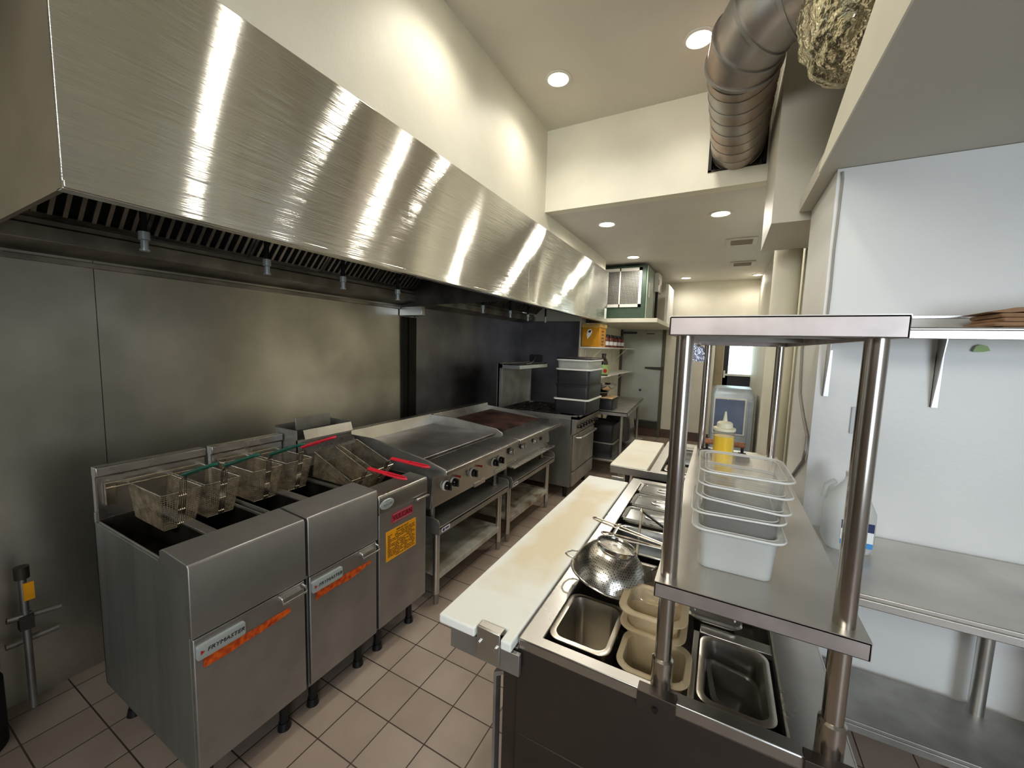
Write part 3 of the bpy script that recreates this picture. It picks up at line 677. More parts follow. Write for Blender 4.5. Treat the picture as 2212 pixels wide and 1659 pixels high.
# ================================================================== STANDS, GRIDDLE, BROILER
def stand(y0, y1, label, sm):
    t = thing('equipment_stand', label, 'equipment stand', (-1.8, (y0 + y1) / 2, 0), 'steel equipment stands')
    b = MB(); zt = 0.52
    b.box(-2.19, -1.42, y0, y1, zt - 0.012, zt); b.box(-1.428, -1.42, y0, y1, zt - 0.045, zt + 0.004)
    b.box(-2.19, -1.42, y0, y0 + 0.006, zt - 0.045, zt); b.box(-2.19, -1.42, y1 - 0.006, y1, zt - 0.045, zt)
    b.build('table_top', 'steel_dull', t, 0.002)
    for y in (y0, y1):
        b = MB(); b.T = Matrix.Translation((0, y, 0))
        b.prism([(-2.19, zt - 0.04), (-1.417, zt - 0.04), (-1.417, zt + 0.03), (-1.43, zt + 0.048), (-1.46, zt + 0.055), (-2.19, zt + 0.055)], 'y', -0.004, 0.004)
        b.build('side_guard', 'steel_dull', t)
    for x in (-2.14, -1.475):
        for y in (y0 + 0.045, y1 - 0.045):
            lg = MB().cyl((x, y, 0.07), (x, y, zt - 0.012), 0.0205, n=20).build('leg', 'steel', t)
            MB().cyl((x, y, 0), (x, y, 0.02), 0.016, n=16).cyl((x, y, 0.02), (x, y, 0.07), 0.016, 0.021, n=16).build('foot', 'steel_dull', lg)
    b = MB(); b.box(-2.15, -1.46, y0 + 0.03, y1 - 0.03, 0.186, 0.196); b.box(-1.466, -1.458, y0 + 0.06, y1 - 0.06, 0.160, 0.198)
    b.build('undershelf', sm, t, 0.002)
    lb = MB().box(-1.4195, -1.4185, y0 + 0.025, y0 + 0.105, zt - 0.036, zt - 0.008).build('label', 'label_white', t)
    MB().cyl((-1.4185, y0 + 0.042, zt - 0.022), (-1.4180, y0 + 0.042, zt - 0.022), 0.010).box(-1.4185, -1.4182, y0 + 0.058, y0 + 0.096, zt - 0.027, zt - 0.017).build('label_mark', 'label_navy', lb)
    return t
stand(1.80, 2.66, 'low steel stand carrying the griddle, next to the gas fryer', 'grimy_shelf')
stand(2.72, 3.62, 'low steel stand carrying the charbroiler, its grimy lower shelf stained', 'grimy_shelf_b')

def knob(t, y, z, x, m, ring, r=0.024):
    b = MB(); b.T = Matrix.Translation((x, y, z)) @ Matrix.Rotation(PI / 2, 4, 'Y')
    b.lathe([(r * 1.18, 0), (r * 1.18, 0.008), (r * 1.0, 0.012), (0.01, 0.012)], n=28)
    k = b.build('knob_bezel', ring, t)
    b = MB(); b.T = Matrix.Translation((x + 0.010, y, z)) @ Matrix.Rotation(PI / 2, 4, 'Y')
    b.lathe([(r, 0), (r * 0.94, 0.018), (r * 0.8, 0.024), (0.001, 0.025)], n=24); b.box(-r * 0.86, r * 0.86, -0.006, 0.006, 0.018, 0.036)
    return b.build('knob', m, k)

# griddle
y0, y1 = 1.775, 2.695
t = thing('griddle', 'wide flat top gas griddle with black knobs, right of the fryers', 'griddle', (-1.8, 2.23, 0.52))
b = MB(); b.prism([(-2.24, 0.625), (-1.49, 0.625), (-1.455, 0.645), (-1.475, 0.865), (-1.53, 0.90), (-2.24, 0.90)], 'y', y0 + 0.006, y1 - 0.004)
b.build('body', 'steel', t, 0.002)
for y in (y0, y1 - 0.012):
    b = MB(); b.prism([(-2.25, 0.64), (-1.47, 0.64), (-1.45, 0.84), (-1.36, 0.865), (-1.36, 0.895), (-1.50, 0.93), (-1.95, 1.0), (-2.25, 1.0)] if y == y0 else [(-2.25, 0.88), (-1.50, 0.88), (-1.50, 0.925), (-1.56, 0.955), (-2.0, 1.0), (-2.25, 1.0)], 'y', y, y + 0.012)
    b.build('side_splash', 'steel_dull', t, 0.002)
b = MB(); b.prism([(-2.265, 0.88), (-2.20, 0.915), (-2.225, 1.005), (-2.265, 1.01)], 'y', y0, y1); b.build('back_splash', 'steel', t, 0.002)
MB().box(-2.21, -1.56, y0 + 0.012, y1 - 0.012, 0.896, 0.922).build('griddle_plate', 'griddle_plate', t, 0.002)
MB().prism([(-1.56, 0.885), (-1.53, 0.885), (-1.53, 0.915), (-1.37, 0.893), (-1.352, 0.885), (-1.352, 0.862), (-1.36, 0.860), (-1.46, 0.860), (-1.50, 0.87), (-1.56, 0.87)], 'y', y0 + 0.004, y1 - 0.001).build('front_rail', 'steel_top', t, 0.003)
MB().box(-1.558, -1.532, y0 + 0.03, y1 - 0.03, 0.897, 0.9).build('grease_gutter', 'tank', t)
for yk in (1.909, 1.985, 2.204, 2.49, 2.575): knob(t, yk, 0.745, -1.462, 'black_gloss', 'light_trim', 0.027)
for yk in (2.03, 2.29): MB().cyl((-1.465, yk, 0.77), (-1.44, yk, 0.77), 0.006).cyl((-1.44, yk, 0.77), (-1.436, yk, 0.77), 0.009).build('ignition_button', 'ink_red', t)
MB().prism([(-1.462, 0.635), (-1.448, 0.635), (-1.448, 0.665), (-1.462, 0.668)], 'y', 2.22, 2.36).build('grease_drawer', 'steel_top', t, 0.003)
MB().box(-1.458, -1.452, 2.50, 2.62, 0.655, 0.685).build('name_plate', 'badge', t, 0.002)
for x in (-2.12, -1.52):
    for y in (y0 + 0.08, y1 - 0.08): MB().cyl((x, y, 0.522), (x, y, 0.63), 0.016).cyl((x, y, 0.522), (x, y, 0.534), 0.022).build('leg', 'steel_dull', t)
# charbroiler
y0, y1 = 2.70, 3.60
t = thing('charbroiler', 'gas charbroiler with dark cast iron grates, beyond the griddle', 'charbroiler', (-1.8, 3.15, 0.52))
b = MB(); b.prism([(-2.24, 0.625), (-1.49, 0.625), (-1.485, 0.66), (-1.47, 0.68), (-1.49, 0.845), (-1.60, 0.86), (-2.24, 0.86)], 'y', y0, y1); b.build('body', 'steel_top', t, 0.002)
MB().prism([(-1.57, 0.85), (-1.36, 0.85), (-1.345, 0.856), (-1.345, 0.885), (-1.36, 0.893), (-1.57, 0.91)], 'y', y0, y1).build('front_rail', 'steel_top', t, 0.003)
b = MB(); b.prism([(-2.25, 0.85), (-1.57, 0.85), (-1.57, 0.90), (-1.9, 0.955), (-2.25, 0.98)], 'y', y1 - 0.010, y1)
b.build('side_splash', 'steel_dull', t)
b = MB(); b.prism([(-2.27, 0.86), (-2.16, 0.86), (-2.19, 0.96), (-2.205, 1.005), (-2.27, 1.01)], 'y', y0, y1); b.build('back_splash', 'steel_top', t, 0.003)
for i in range(6):
    ya = y0 + 0.012 + i * 0.146; b = MB(); b.T = Matrix.Translation((-1.575, 0, 0.895)) @ Matrix.Rotation(math.radians(3.5), 4, 'Y')
    for j in range(7): b.box(-0.585, 0, ya + 0.004 + j * 0.0205, ya + 0.0155 + j * 0.0205, -0.012, 0.006)
    b.box(-0.585, -0.57, ya, ya + 0.142, -0.012, 0.004); b.box(-0.015, 0, ya, ya + 0.142, -0.012, 0.004); b.box(-0.30, -0.285, ya, ya + 0.142, -0.012, 0.002)
    b.build('grate', 'broiler_grate', t)
MB().box(-2.16, -1.57, y0 + 0.01, y1 - 0.012, 0.862, 0.866).build('burner_tray', 'black_paint', t)
for yk in (2.775, 2.99, 3.24): knob(t, yk, 0.765, -1.482, 'chrome', 'black_gloss', 0.027)
b = MB(); b.T = Matrix.Translation((-1.478, 3.40, 0.745)) @ Matrix.Rotation(PI / 2, 4, 'Z') @ Matrix.Rotation(PI / 2, 4, 'X') @ Matrix.Diagonal((1.7, 1, 1, 1))
b.lathe([(0.018, 0), (0.018, 0.003), (0.013, 0.004), (0.013, 0.002)], n=24); b.build('oval_badge', 'ink', t)
MB().box(-1.49, -1.40, y0 + 0.02, y1 - 0.02, 0.640, 0.652).build('drip_tray', 'steel_top', t, 0.003)
for x in (-2.12, -1.52):
    for y in (y0 + 0.08, y1 - 0.08): MB().cyl((x, y, 0.522), (x, y, 0.63), 0.016).cyl((x, y, 0.522), (x, y, 0.534), 0.022).build('leg', 'steel_dull', t)

# ------------------------------------------------------------------ range
y0, y1 = 3.90, 4.68
t = thing('gas_range', 'grey gas range with oven beyond the charbroiler, tubs stacked on it', 'range', (-1.8, 4.3, 0))
b = MB(); b.box(-2.2, -1.345, y0, y1, 0.13, 0.87); b.build('body', 'steel_side', t, 0.003)
b = MB(); b.prism([(-1.345, 0.70), (-1.33, 0.70), (-1.29, 0.84), (-1.27, 0.87), (-1.27, 0.90), (-1.36, 0.90), (-1.36, 0.70)], 'y', y0, y1); b.build('control_panel', 'steel', t, 0.003)
b = MB(); b.box(-2.2, -1.27, y0, y0 + 0.02, 0.87, 0.905); b.box(-2.2, -1.27, y1 - 0.02, y1, 0.87, 0.905); b.box(-1.29, -1.27, y0, y1, 0.87, 0.905); b.box(-2.2, -1.28, y0 + 0.01, y1 - 0.01, 0.868, 0.872); b.build('cooktop', 'steel_dull', t)
for ix, x in enumerate((-1.99, -1.66, -1.44)[:2]):
    for y in (4.03, 4.29, 4.55):
        b = MB()
        b.box(x - 0.145, x + 0.145, y - 0.122, y - 0.108, 0.885, 0.905); b.box(x - 0.145, x + 0.145, y + 0.108, y + 0.122, 0.885, 0.905); b.box(x - 0.145, x - 0.131, y - 0.12, y + 0.12, 0.885, 0.905); b.box(x + 0.131, x + 0.145, y - 0.12, y + 0.12, 0.885, 0.905)
        for a in range(8):
            an = a * PI / 4 + PI / 8; p = (x + 0.035 * math.cos(an), y + 0.035 * math.sin(an), 0.903); q = (x + 0.13 * math.cos(an), y + 0.11 * math.sin(an), 0.903); b.cyl(p, q, 0.005, n=6)
        g = b.build('burner_grate', 'cast_iron', t)
        MB().cyl((x, y, 0.873), (x, y, 0.888), 0.04).cyl((x, y, 0.888), (x, y, 0.895), 0.028, 0.018).build('burner', 'cast_iron', g)
d = MB().box(-1.345, -1.325, y0 + 0.03, y1 - 0.02, 0.30, 0.69).box(-1.345, -1.325, y0 + 0.03, y1 - 0.02, 0.135, 0.285).build('oven_door', 'steel_dull', t, 0.003)
MB().tube([(-1.325, y0 + 0.10, 0.655), (-1.275, y0 + 0.11, 0.66), (-1.27, y0 + 0.16, 0.66), (-1.27, y1 - 0.14, 0.66), (-1.275, y1 - 0.09, 0.66), (-1.325, y1 - 0.08, 0.655)], 0.011, 12).build('oven_handle', 'steel_top', d)
for i in range(7): knob(t, y0 + 0.09 + i * 0.10, 0.785, -1.312, 'black_gloss', 'black_gloss', 0.02)
b = MB(); b.box(-2.26, -2.235, y0, y1, 0.9, 1.42); b.box(-2.27, -2.2, y0, y0 + 0.03, 0.9, 1.42); b.box(-2.27, -2.2, y1 - 0.03, y1, 0.9, 1.42); b.build('back_guard', 'steel_dull', t, 0.002)
MB().box(-2.26, -1.98, y0, y1, 1.40, 1.412).box(-1.988, -1.98, y0, y1, 1.36, 1.412).box(-2.26, -1.98, y0, y0 + 0.006, 1.36, 1.412).build('high_shelf', 'steel', t, 0.002)
for x in (-2.1, -1.42):
    for y in (y0 + 0.07, y1 - 0.07): MB().cyl((x, y, 0), (x, y, 0.135), 0.022, 0.028).build('leg', 'black_paint', t)
# grill scrubber parked on the high shelf
t = thing('grill_scrubber', 'black pad scrubber with thin handle standing on the shelf behind the range', 'scrubber', (-2.0, 4.2, 1.412))
b = MB(); b.T = Matrix.Translation((-1.99, 4.35, 1.478)) @ Matrix.Rotation(math.radians(84), 4, 'X')
b.loft([(0.17, 0.085, 0.02, -0.012), (0.18, 0.09, 0.024, 0.0), (0.17, 0.085, 0.02, 0.012)]); b.build('scrub_pad', 'fabric_sponge', t)
MB().tube([(-1.985, 4.33, 1.49), (-1.98, 4.26, 1.45), (-1.97, 4.16, 1.42), (-1.965, 4.05, 1.419)], 0.007, 8).build('handle', 'steel', t)

# ------------------------------------------------------------------ tubs
def tub(name, label, cat, c, w_, d_, h_, z, m, rimm=None, group=None, lid=None, taper=0.035):
    t = thing(name, label, cat, (c[0], c[1], z), group)
    b = MB(); w0, d0 = w_ - taper, d_ - taper
    b.loft([(w0, d0, 0.03, z), (w_ - 0.02, d_ - 0.02, 0.035, z + h_ - 0.012), (w_ - 0.026, d_ - 0.026, 0.032, z + h_ - 0.005), (w0 - 0.006, d0 - 0.006, 0.028, z + 0.005)], c)
    b.build('tub_body', m, t)
    b = MB(); b.loft([(w_ - 0.022, d_ - 0.022, 0.035, z + h_ - 0.018), (w_ + 0.004, d_ + 0.004, 0.04, z + h_ - 0.016), (w_ + 0.004, d_ + 0.004, 0.04, z + h_ - 0.002), (w_ - 0.024, d_ - 0.024, 0.033, z + h_), (w_ - 0.026, d_ - 0.026, 0.033, z + h_ - 0.016)], c)
    b.build('rim', rimm or m, t)
    if lid:
        b = MB(); b.loft([(w_ + 0.01, d_ + 0.01, 0.04, z + h_ + 0.0005), (w_ + 0.014, d_ + 0.014, 0.042, z + h_ + 0.008), (w_, d_, 0.04, z + h_ + 0.016), (w_ - 0.06, d_ - 0.06, 0.03, z + h_ + 0.012)], c); b.build('lid', lid, t)
    return t
cx, cy = -1.40, 4.26; g = 'food tubs stacked on the range'
tub('food_tub', 'black tub with a white rim at the bottom of the stack on the range', 'tub', (cx - 0.01, cy), 0.40, 0.54, 0.165, 0.907, 'black_plastic', 'white_plastic', g)
tub('food_tub', 'black tub second from the bottom of the stack on the range', 'tub', (cx, cy), 0.39, 0.53, 0.15, 1.073, 'black_plastic', None, g)
tub('food_tub', 'black tub directly below the white-rimmed pale tub on the range', 'tub', (cx, cy), 0.39, 0.53, 0.17, 1.224, 'black_plastic', 'white_plastic', g)
tub('food_tub', 'pale translucent tub with dark lid topping the stack on the range', 'tub', (cx, cy), 0.385, 0.525, 0.10, 1.395, 'grey_tub', 'white_plastic', g, lid='black_plastic')

# ------------------------------------------------------------------ table behind the range
t = thing('work_table', 'small steel table behind the range against the cooler wall', 'table', (-1.38, 5.4, 0))
b = MB(); b.prism([(-1.735, 4.82), (-0.965, 4.82), (-1.06, 6.45), (-1.735, 6.45)], 'z', 0.835, 0.85); b.prism([(-1.735, 4.82), (-0.965, 4.82), (-0.966, 4.83), (-1.735, 4.83)], 'z', 0.80, 0.85); b.prism([(-0.975, 4.82), (-0.965, 4.82), (-1.06, 6.45), (-1.07, 6.45)], 'z', 0.80, 0.85)
b.build('table_top', 'steel_dull', t, 0.002)
for x, y in ((-1.05, 4.90), (-1.12, 6.36), (-1.68, 4.90), (-1.68, 6.36)): MB().cyl((x, y, 0), (x, y, 0.84), 0.02).build('leg', 'steel_dull', t)
MB().box(-1.70, -1.03, 4.86, 6.4, 0.20, 0.225).build('undershelf', 'steel', t, 0.002)
g = 'black tubs under the back table'
tub('storage_tub', 'black tub on the shelf under the back table, lower one', 'tub', (-1.40, 5.16), 0.50, 0.42, 0.19, 0.226, 'black_plastic', 'steel_dull', g)
tub('storage_tub', 'black tub on the shelf under the back table, upper one', 'tub', (-1.40, 5.16), 0.50, 0.42, 0.24, 0.418, 'black_plastic', None, g)
b = MB(); b.loft([(0.36, 0.5, 0.12, 0.227), (0.40, 0.6, 0.15, 0.40), (0.36, 0.5, 0.15, 0.66), (0.2, 0.3, 0.1, 0.74)], (-1.28, 5.85))
o = b.build('storage_bag', 'bag_plastic'); sb = o.modifiers.new('s', 'SUBSURF'); sb.levels = 2; sb.render_levels = 2
tag(o, 'dark plastic bag bulging under the back table by the cooler door', 'bag')
tub('food_tub', 'black tub on the back table with a wooden board over it', 'tub', (-1.36, 5.02), 0.42, 0.32, 0.14, 0.851, 'black_plastic')
tag(MB().box(-1.55, -1.17, 4.88, 5.17, 0.992, 1.008).build('cutting_board', 'light_wood', bevel=0.004), 'pale wooden board lying across the black tub on the back table', 'board')
t = thing('steel_pot', 'dark shallow steel pan under the bowl on the wooden board', 'pan', (-1.40, 5.0, 1.008))
MB().lathe([(0.001, 0), (0.12, 0), (0.135, 0.05), (0.138, 0.055), (0.130, 0.052), (0.115, 0.006), (0.001, 0.006)], (-1.40, 5.0, 1.009), 36).build('pan_body', 'cast_iron', t)
MB().lathe([(0.130, 0.050), (0.150, 0.052), (0.150, 0.058), (0.130, 0.058)], (-1.40, 5.0, 1.009), 36, False, False).build('rim', 'steel_top', t)
b = MB(); b.lathe([(0.001, 0), (0.06, 0.0), (0.13, 0.045), (0.17, 0.10), (0.178, 0.102), (0.166, 0.1), (0.12, 0.048), (0.05, 0.006), (0.001, 0.006)], (-1.33, 5.0, 1.07), 40)
tag(b.build('mixing_bowl', 'chrome'), 'shiny steel mixing bowl on top of the board behind the stacked tubs', 'bowl')

# shelves on the cooler wall
def wshelf(z, y0, y1, w_, label):
    t = thing('wall_shelf', label, 'shelf', (-1.738, (y0 + y1) / 2, z))
    MB().box(-1.738, -1.738 + w_, y0, y1, z - 0.018, z).build('shelf_board', 'white_paint', t, 0.002)
    for y in (y0 + 0.25, y1 - 0.35):
        MB().tube([(-1.735, y, z - 0.26), (-1.735 + w_ - 0.06, y, z - 0.022)], 0.006).tube([(-1.733, y, z - 0.27), (-1.733, y, z - 0.02)], 0.006).build('shelf_bracket', 'white_paint', t)
    return t
wshelf(1.635, 5.22, 7.4, 0.30, 'upper white wall shelf behind the hood holding the yellow bin')
wshelf(1.235, 5.35, 7.3, 0.31, 'lower white wall shelf behind the stacked tubs holding the dark sauce bottle')
t = thing('storage_bin', 'yellow plastic bin with a white sticker on the upper back shelf', 'bin', (-1.60, 5.40, 1.636))
MB().box(-1.725, -1.470, 5.24, 5.55, 1.636, 1.915).build('bin_body', 'yellow_bin', t, 0.012)
MB().box(-1.732, -1.462, 5.232, 5.558, 1.895, 1.945).build('rim', 'yellow_side', t, 0.008)
MB().prism([(-1.655, 1.80), (-1.64, 1.865), (-1.60, 1.88), (-1.575, 1.84), (-1.60, 1.79), (-1.64, 1.74)], 'y', 5.236, 5.2392).build('sticker', 'label_white', t)
MB().prism([(-1.635, 1.83), (-1.615, 1.862), (-1.59, 1.855), (-1.605, 1.825)], 'y', 5.233, 5.2358).build('sticker_mark', 'ink', t)
b = MB()
for i in range(5): b.box(-1.4699, -1.468, 5.32 + 0.01 * (i % 2), 5.42, 1.66 + i * 0.045, 1.672 + i * 0.045)
b.build('bin_print', 'ink', t)
def spice(loc, label):
    t = thing('spice_jar', label, 'spice jar', loc, 'spice jars on the upper back shelf')
    MB().lathe([(0.001, 0), (0.036, 0), (0.04, 0.01), (0.04, 0.13), (0.03, 0.15), (0.001, 0.15)], loc, 24).build('jar_body', 'spice', t)
    MB().cyl((loc[0], loc[1], loc[2] + 0.15), (loc[0], loc[1], loc[2] + 0.185), 0.033, n=24).build('cap', 'black_plastic', t)
    MB().lathe([(0.0405, 0.03), (0.0412, 0.03), (0.0412, 0.085), (0.0405, 0.085)], loc, 24, False, False).build('label_band', 'label_white', t)
    return t
s0 = spice((-1.50, 5.68, 1.636), 'dark red spice jar with black cap right beside the yellow bin')
for i, (y, l) in enumerate(((5.92, 'second from the yellow bin'), (6.16, 'third from the yellow bin'), (6.40, 'fourth from the yellow bin'), (6.66, 'last of the row, farthest from the yellow bin'))):
    dup(s0, (-1.50, y, 1.636), label='dark red spice jar with black cap, ' + l)
t = thing('sauce_bottle', 'large dark sauce bottle with green label and black cap on the lower shelf', 'bottle', (-1.58, 5.62, 1.236))
c = (-1.475, 5.52, 1.236)
MB().lathe([(0.001, 0), (0.062, 0), (0.066, 0.01), (0.066, 0.19), (0.05, 0.225), (0.03, 0.25), (0.028, 0.285), (0.001, 0.285)], c, 32).build('bottle_body', 'soy', t)
MB().lathe([(0.0668, 0.02), (0.0675, 0.02), (0.0675, 0.155), (0.0668, 0.155)], c, 32, False, False).build('bottle_label', 'label_green', t)
MB().cyl((c[0], c[1], c[2] + 0.285), (c[0], c[1], c[2] + 0.31), 0.032, n=24).build('cap', 'black_plastic', t)
b = MB(); b.T = Matrix.Translation((c[0] + 0.04, c[1] - 0.057, c[2] + 0.07)) @ Matrix.Rotation(math.radians(36), 4, 'Z') @ Matrix.Rotation(PI / 2, 4, 'X'); b.lathe([(0.001, 0), (0.027, 0), (0.027, 0.003), (0.001, 0.003)], n=24); b.build('label_spot', 'ink_red', t)

# ------------------------------------------------------------------ cooling unit on its platform
tag(MB().box(-1.738, -0.80, 5.56, 7.68, 1.985, 2.04).build('platform', 'cream_wall', bevel=0.003), 'cream boxed platform over the cooler door carrying the green unit', 'platform')
t = thing('cooling_unit', 'green boxed cooling unit with white framed wire grille near the ceiling', 'cooling unit', (-1.3, 5.95, 2.04))
MB().box(-1.73, -1.0, 5.75, 6.35, 2.045, 2.78).build('unit_case', 'green_unit', t, 0.006)
MB().box(-0.9995, -0.985, 5.76, 6.34, 2.05, 2.775).build('side_panel', 'green_lit_side', t, 0.002)
b = MB()
X0, X1, Z0, Z1 = -1.65, -1.06, 2.21, 2.75
b.box(X0, X1, 5.735, 5.749, Z0, Z0 + 0.04); b.box(X0, X1, 5.735, 5.749, Z1 - 0.04, Z1); b.box(X0, X0 + 0.04, 5.735, 5.749, Z0, Z1); b.box(X1 - 0.04, X1, 5.735, 5.749, Z0, Z1); b.box(-1.367, -1.350, 5.735, 5.749, Z0, Z1)
fr = b.build('grille_frame', 'light_trim', t)
MB().box(X0 + 0.04, X1 - 0.04, 5.746, 5.7495, Z0 + 0.04, Z1 - 0.04).build('grille_core', 'grille_dark', t)
b = MB()
for i in range(26): x = X0 + 0.045 + i * 0.0195; b.box(x, x + 0.003, 5.738, 5.741, Z0 + 0.04, Z1 - 0.04)
for i in range(24): z = Z0 + 0.045 + i * 0.0192; b.box(X0 + 0.04, X1 - 0.04, 5.739, 5.742, z, z + 0.003)
b.build('grille_wires', 'grille_wire', fr)
MB().box(-0.986, -0.982, 5.86, 5.95, 2.36, 2.56).build('sticker', 'label_white', t)
t = thing('control_box', 'slim grey electrical box with red switch beside the green unit', 'electrical box', (-0.93, 6.5, 2.04))
MB().box(-1.0, -0.93, 6.38, 6.7, 2.5, 2.78).build('box_case', 'light_trim', t, 0.004)
MB().box(-0.93, -0.925, 6.40, 6.44, 2.60, 2.68).build('switch', 'ink_red', t)
MB().cyl((-0.96, 6.45, 2.041), (-0.96, 6.45, 2.5), 0.02).build('conduit', 'black_rubber', t)
tag(MB().box(-0.87, -0.83, 6.75, 7.5, 2.042, 2.66).build('partition_board', 'white_paint'), 'white upright board at the right end of the platform beside the green unit', 'board')

# ================================================================== PREP FRIDGE
t = thing('prep_refrigerator', 'steel sandwich prep counter filling the foreground, its pan well open', 'prep counter', (-0.06, 1.5, 0))
Y0, Y1 = 0.82, 2.22
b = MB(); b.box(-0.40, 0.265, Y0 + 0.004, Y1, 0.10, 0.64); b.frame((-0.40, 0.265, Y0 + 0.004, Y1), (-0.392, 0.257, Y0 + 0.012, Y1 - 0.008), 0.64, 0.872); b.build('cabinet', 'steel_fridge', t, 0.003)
b = MB(); z0, z1 = 0.872, 0.9
b.frame((-0.397, 0.262, Y0, Y1 + 0.01), (-0.342, 0.158, 0.852, 2.165), z0, z1)
b.build('top_frame', 'steel_top', t, 0.004)
b = MB(); b.box(-0.346, -0.342, 0.85, 2.167, 0.66, 0.875); b.box(0.158, 0.162, 0.85, 2.167, 0.66, 0.875); b.box(-0.342, 0.158, 0.848, 0.852, 0.66, 0.875); b.box(-0.342, 0.158, 2.163, 2.167, 0.66, 0.875); b.box(-0.346, 0.162, 0.85, 2.167, 0.655, 0.66)
b.build('pan_well', 'hood_inside', t)
MB().box(-0.002, 0.158, 1.092, 1.128, 0.874, 0.8895).build('divider_bar', 'steel', t, 0.002)
for y in (1.35, 1.61, 1.80, 1.965): MB().box(-0.342, 0.158, y, y + 0.022, 0.872, 0.886).build('divider_bar', 'steel', t, 0.002)
MB().box(-0.016, -0.002, 0.852, 1.095, 0.872, 0.888).build('divider_bar', 'steel', t, 0.002)
# board support rail on the aisle side and its end plate with screws
MB().box(-0.59, -0.385, 0.803, 0.815, 0.812, 0.868).box(-0.585, -0.39, 2.19, 2.195, 0.815, 0.868).box(-0.60, -0.39, Y0 + 0.005, 2.195, 0.862, 0.868).build('board_support', 'steel_dull', t, 0.001)
cp = MB().box(-0.505, -0.437, 0.797, 0.8025, 0.822, 0.905).box(-0.505, -0.437, 0.8025, 0.826, 0.901, 0.905).build('board_clip', 'steel', t, 0.002)
for x in (-0.495, -0.447): MB().cyl((x, 0.790, 0.868), (x, 0.797, 0.868), 0.0045).build('screw', 'chrome', cp)
MB().box(-0.51, -0.44, 2.19, 2.2, 0.83, 0.902).build('board_clip', 'steel_top', t, 0.002)
for ya, yb in ((Y0 + 0.02, 1.50), (1.52, 2.20)):
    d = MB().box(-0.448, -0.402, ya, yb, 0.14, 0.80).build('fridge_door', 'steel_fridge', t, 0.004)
    MB().prism([(-0.448, 0.77), (-0.478, 0.755), (-0.478, 0.12), (-0.470, 0.12), (-0.470, 0.745), (-0.448, 0.76)], 'y', ya + 0.004, ya + 0.03).build('door_edge', 'steel_dull', d)
for x in (-0.34, 0.22):
    for y in (0.9, 2.15): MB().cyl((x, y, 0), (x, y, 0.1), 0.022).build('caster', 'black_rubber', t)
tag(MB().prism([(-0.622, 0.792), (-0.509, 0.792), (-0.509, 0.832), (-0.433, 0.832), (-0.433, 0.792), (-0.403, 0.792), (-0.403, 2.14), (-0.622, 2.14)], 'z', 0.874, 0.90).build('cutting_board', 'board', bevel=0.005, seg=3), 'long white cutting board with yellowed worn middle on the near prep counter', 'cutting board')

def pan_mb(cx, cy, w_, d_, h_, zt, r=0.022, rim=0.012, th=0.0016, taper=0.018):
    b = MB(); c = (cx, cy)
    b.loft([(w_ - 2 * rim - taper, d_ - 2 * rim - taper, r, zt - h_), (w_ - 2 * rim, d_ - 2 * rim, r + 0.004, zt - 0.004), (w_ - 0.001, d_ - 0.001, r + 0.008, zt - 0.004), (w_, d_, r + 0.008, zt - 0.001), (w_ - 0.003, d_ - 0.003, r + 0.007, zt), (w_ - 2 * rim - 2 * th, d_ - 2 * rim - 2 * th, r + 0.003, zt - 0.001), (w_ - 2 * rim - 0.012, d_ - 2 * rim - 0.012, r, zt - 0.025), (w_ - 2 * rim - taper - 2 * th, d_ - 2 * rim - taper - 2 * th, r - 0.002, zt - h_ + th)], c, 6)
    return b
def pan(label, cx, cy, w_, d_, h_, zt, m='pan_steel', group=None, cat='food pan', name='food_pan', **k):
    return tag(pan_mb(cx, cy, w_, d_, h_, zt, **k).build(name, m), label, cat, group)
G1 = 'food pans in the near prep counter'
pan('empty deep steel pan in the near left corner of the prep well', -0.262, 0.962, 0.155, 0.205, 0.15, 0.904, group=G1)
pan('amber plastic pan at the near edge of the prep well', -0.092, 0.928, 0.160, 0.145, 0.12, 0.900, 'amber_plastic', G1, r=0.03)
pan('lower amber plastic pan of the nested pair in the prep well', -0.108, 1.030, 0.158, 0.150, 0.10, 0.925, 'amber_plastic', G1, r=0.03, rim=0.014)
pan('upper amber plastic pan of the nested pair in the prep well', -0.112, 1.045, 0.166, 0.150, 0.09, 0.958, 'amber_plastic', G1, r=0.03, rim=0.016)
pan('dark steel pan at the near right of the prep well under the shelf edge', 0.074, 0.972, 0.148, 0.225, 0.15, 0.893, 'pan_steel', G1)
for i, (dz, rx, ry, l) in enumerate(((0.0, 0.05, 0.16, 'lower'), (0.03, -0.12, 0.20, 'upper'))):
    o = pan_mb(0, 0, 0.115, 0.165, 0.045, 0.0, r=0.02, rim=0.01).build('plastic_tray', 'smoke_plastic'); o.location = (0.078, 0.985 - 0.02 * i, 0.835 + dz); o.rotation_euler = (rx, ry, 0.1 * i)
    tag(o, 'smoky clear plastic tray tossed in the dark near right pan, %s one' % l, 'tray', 'plastic trays in the dark pan')
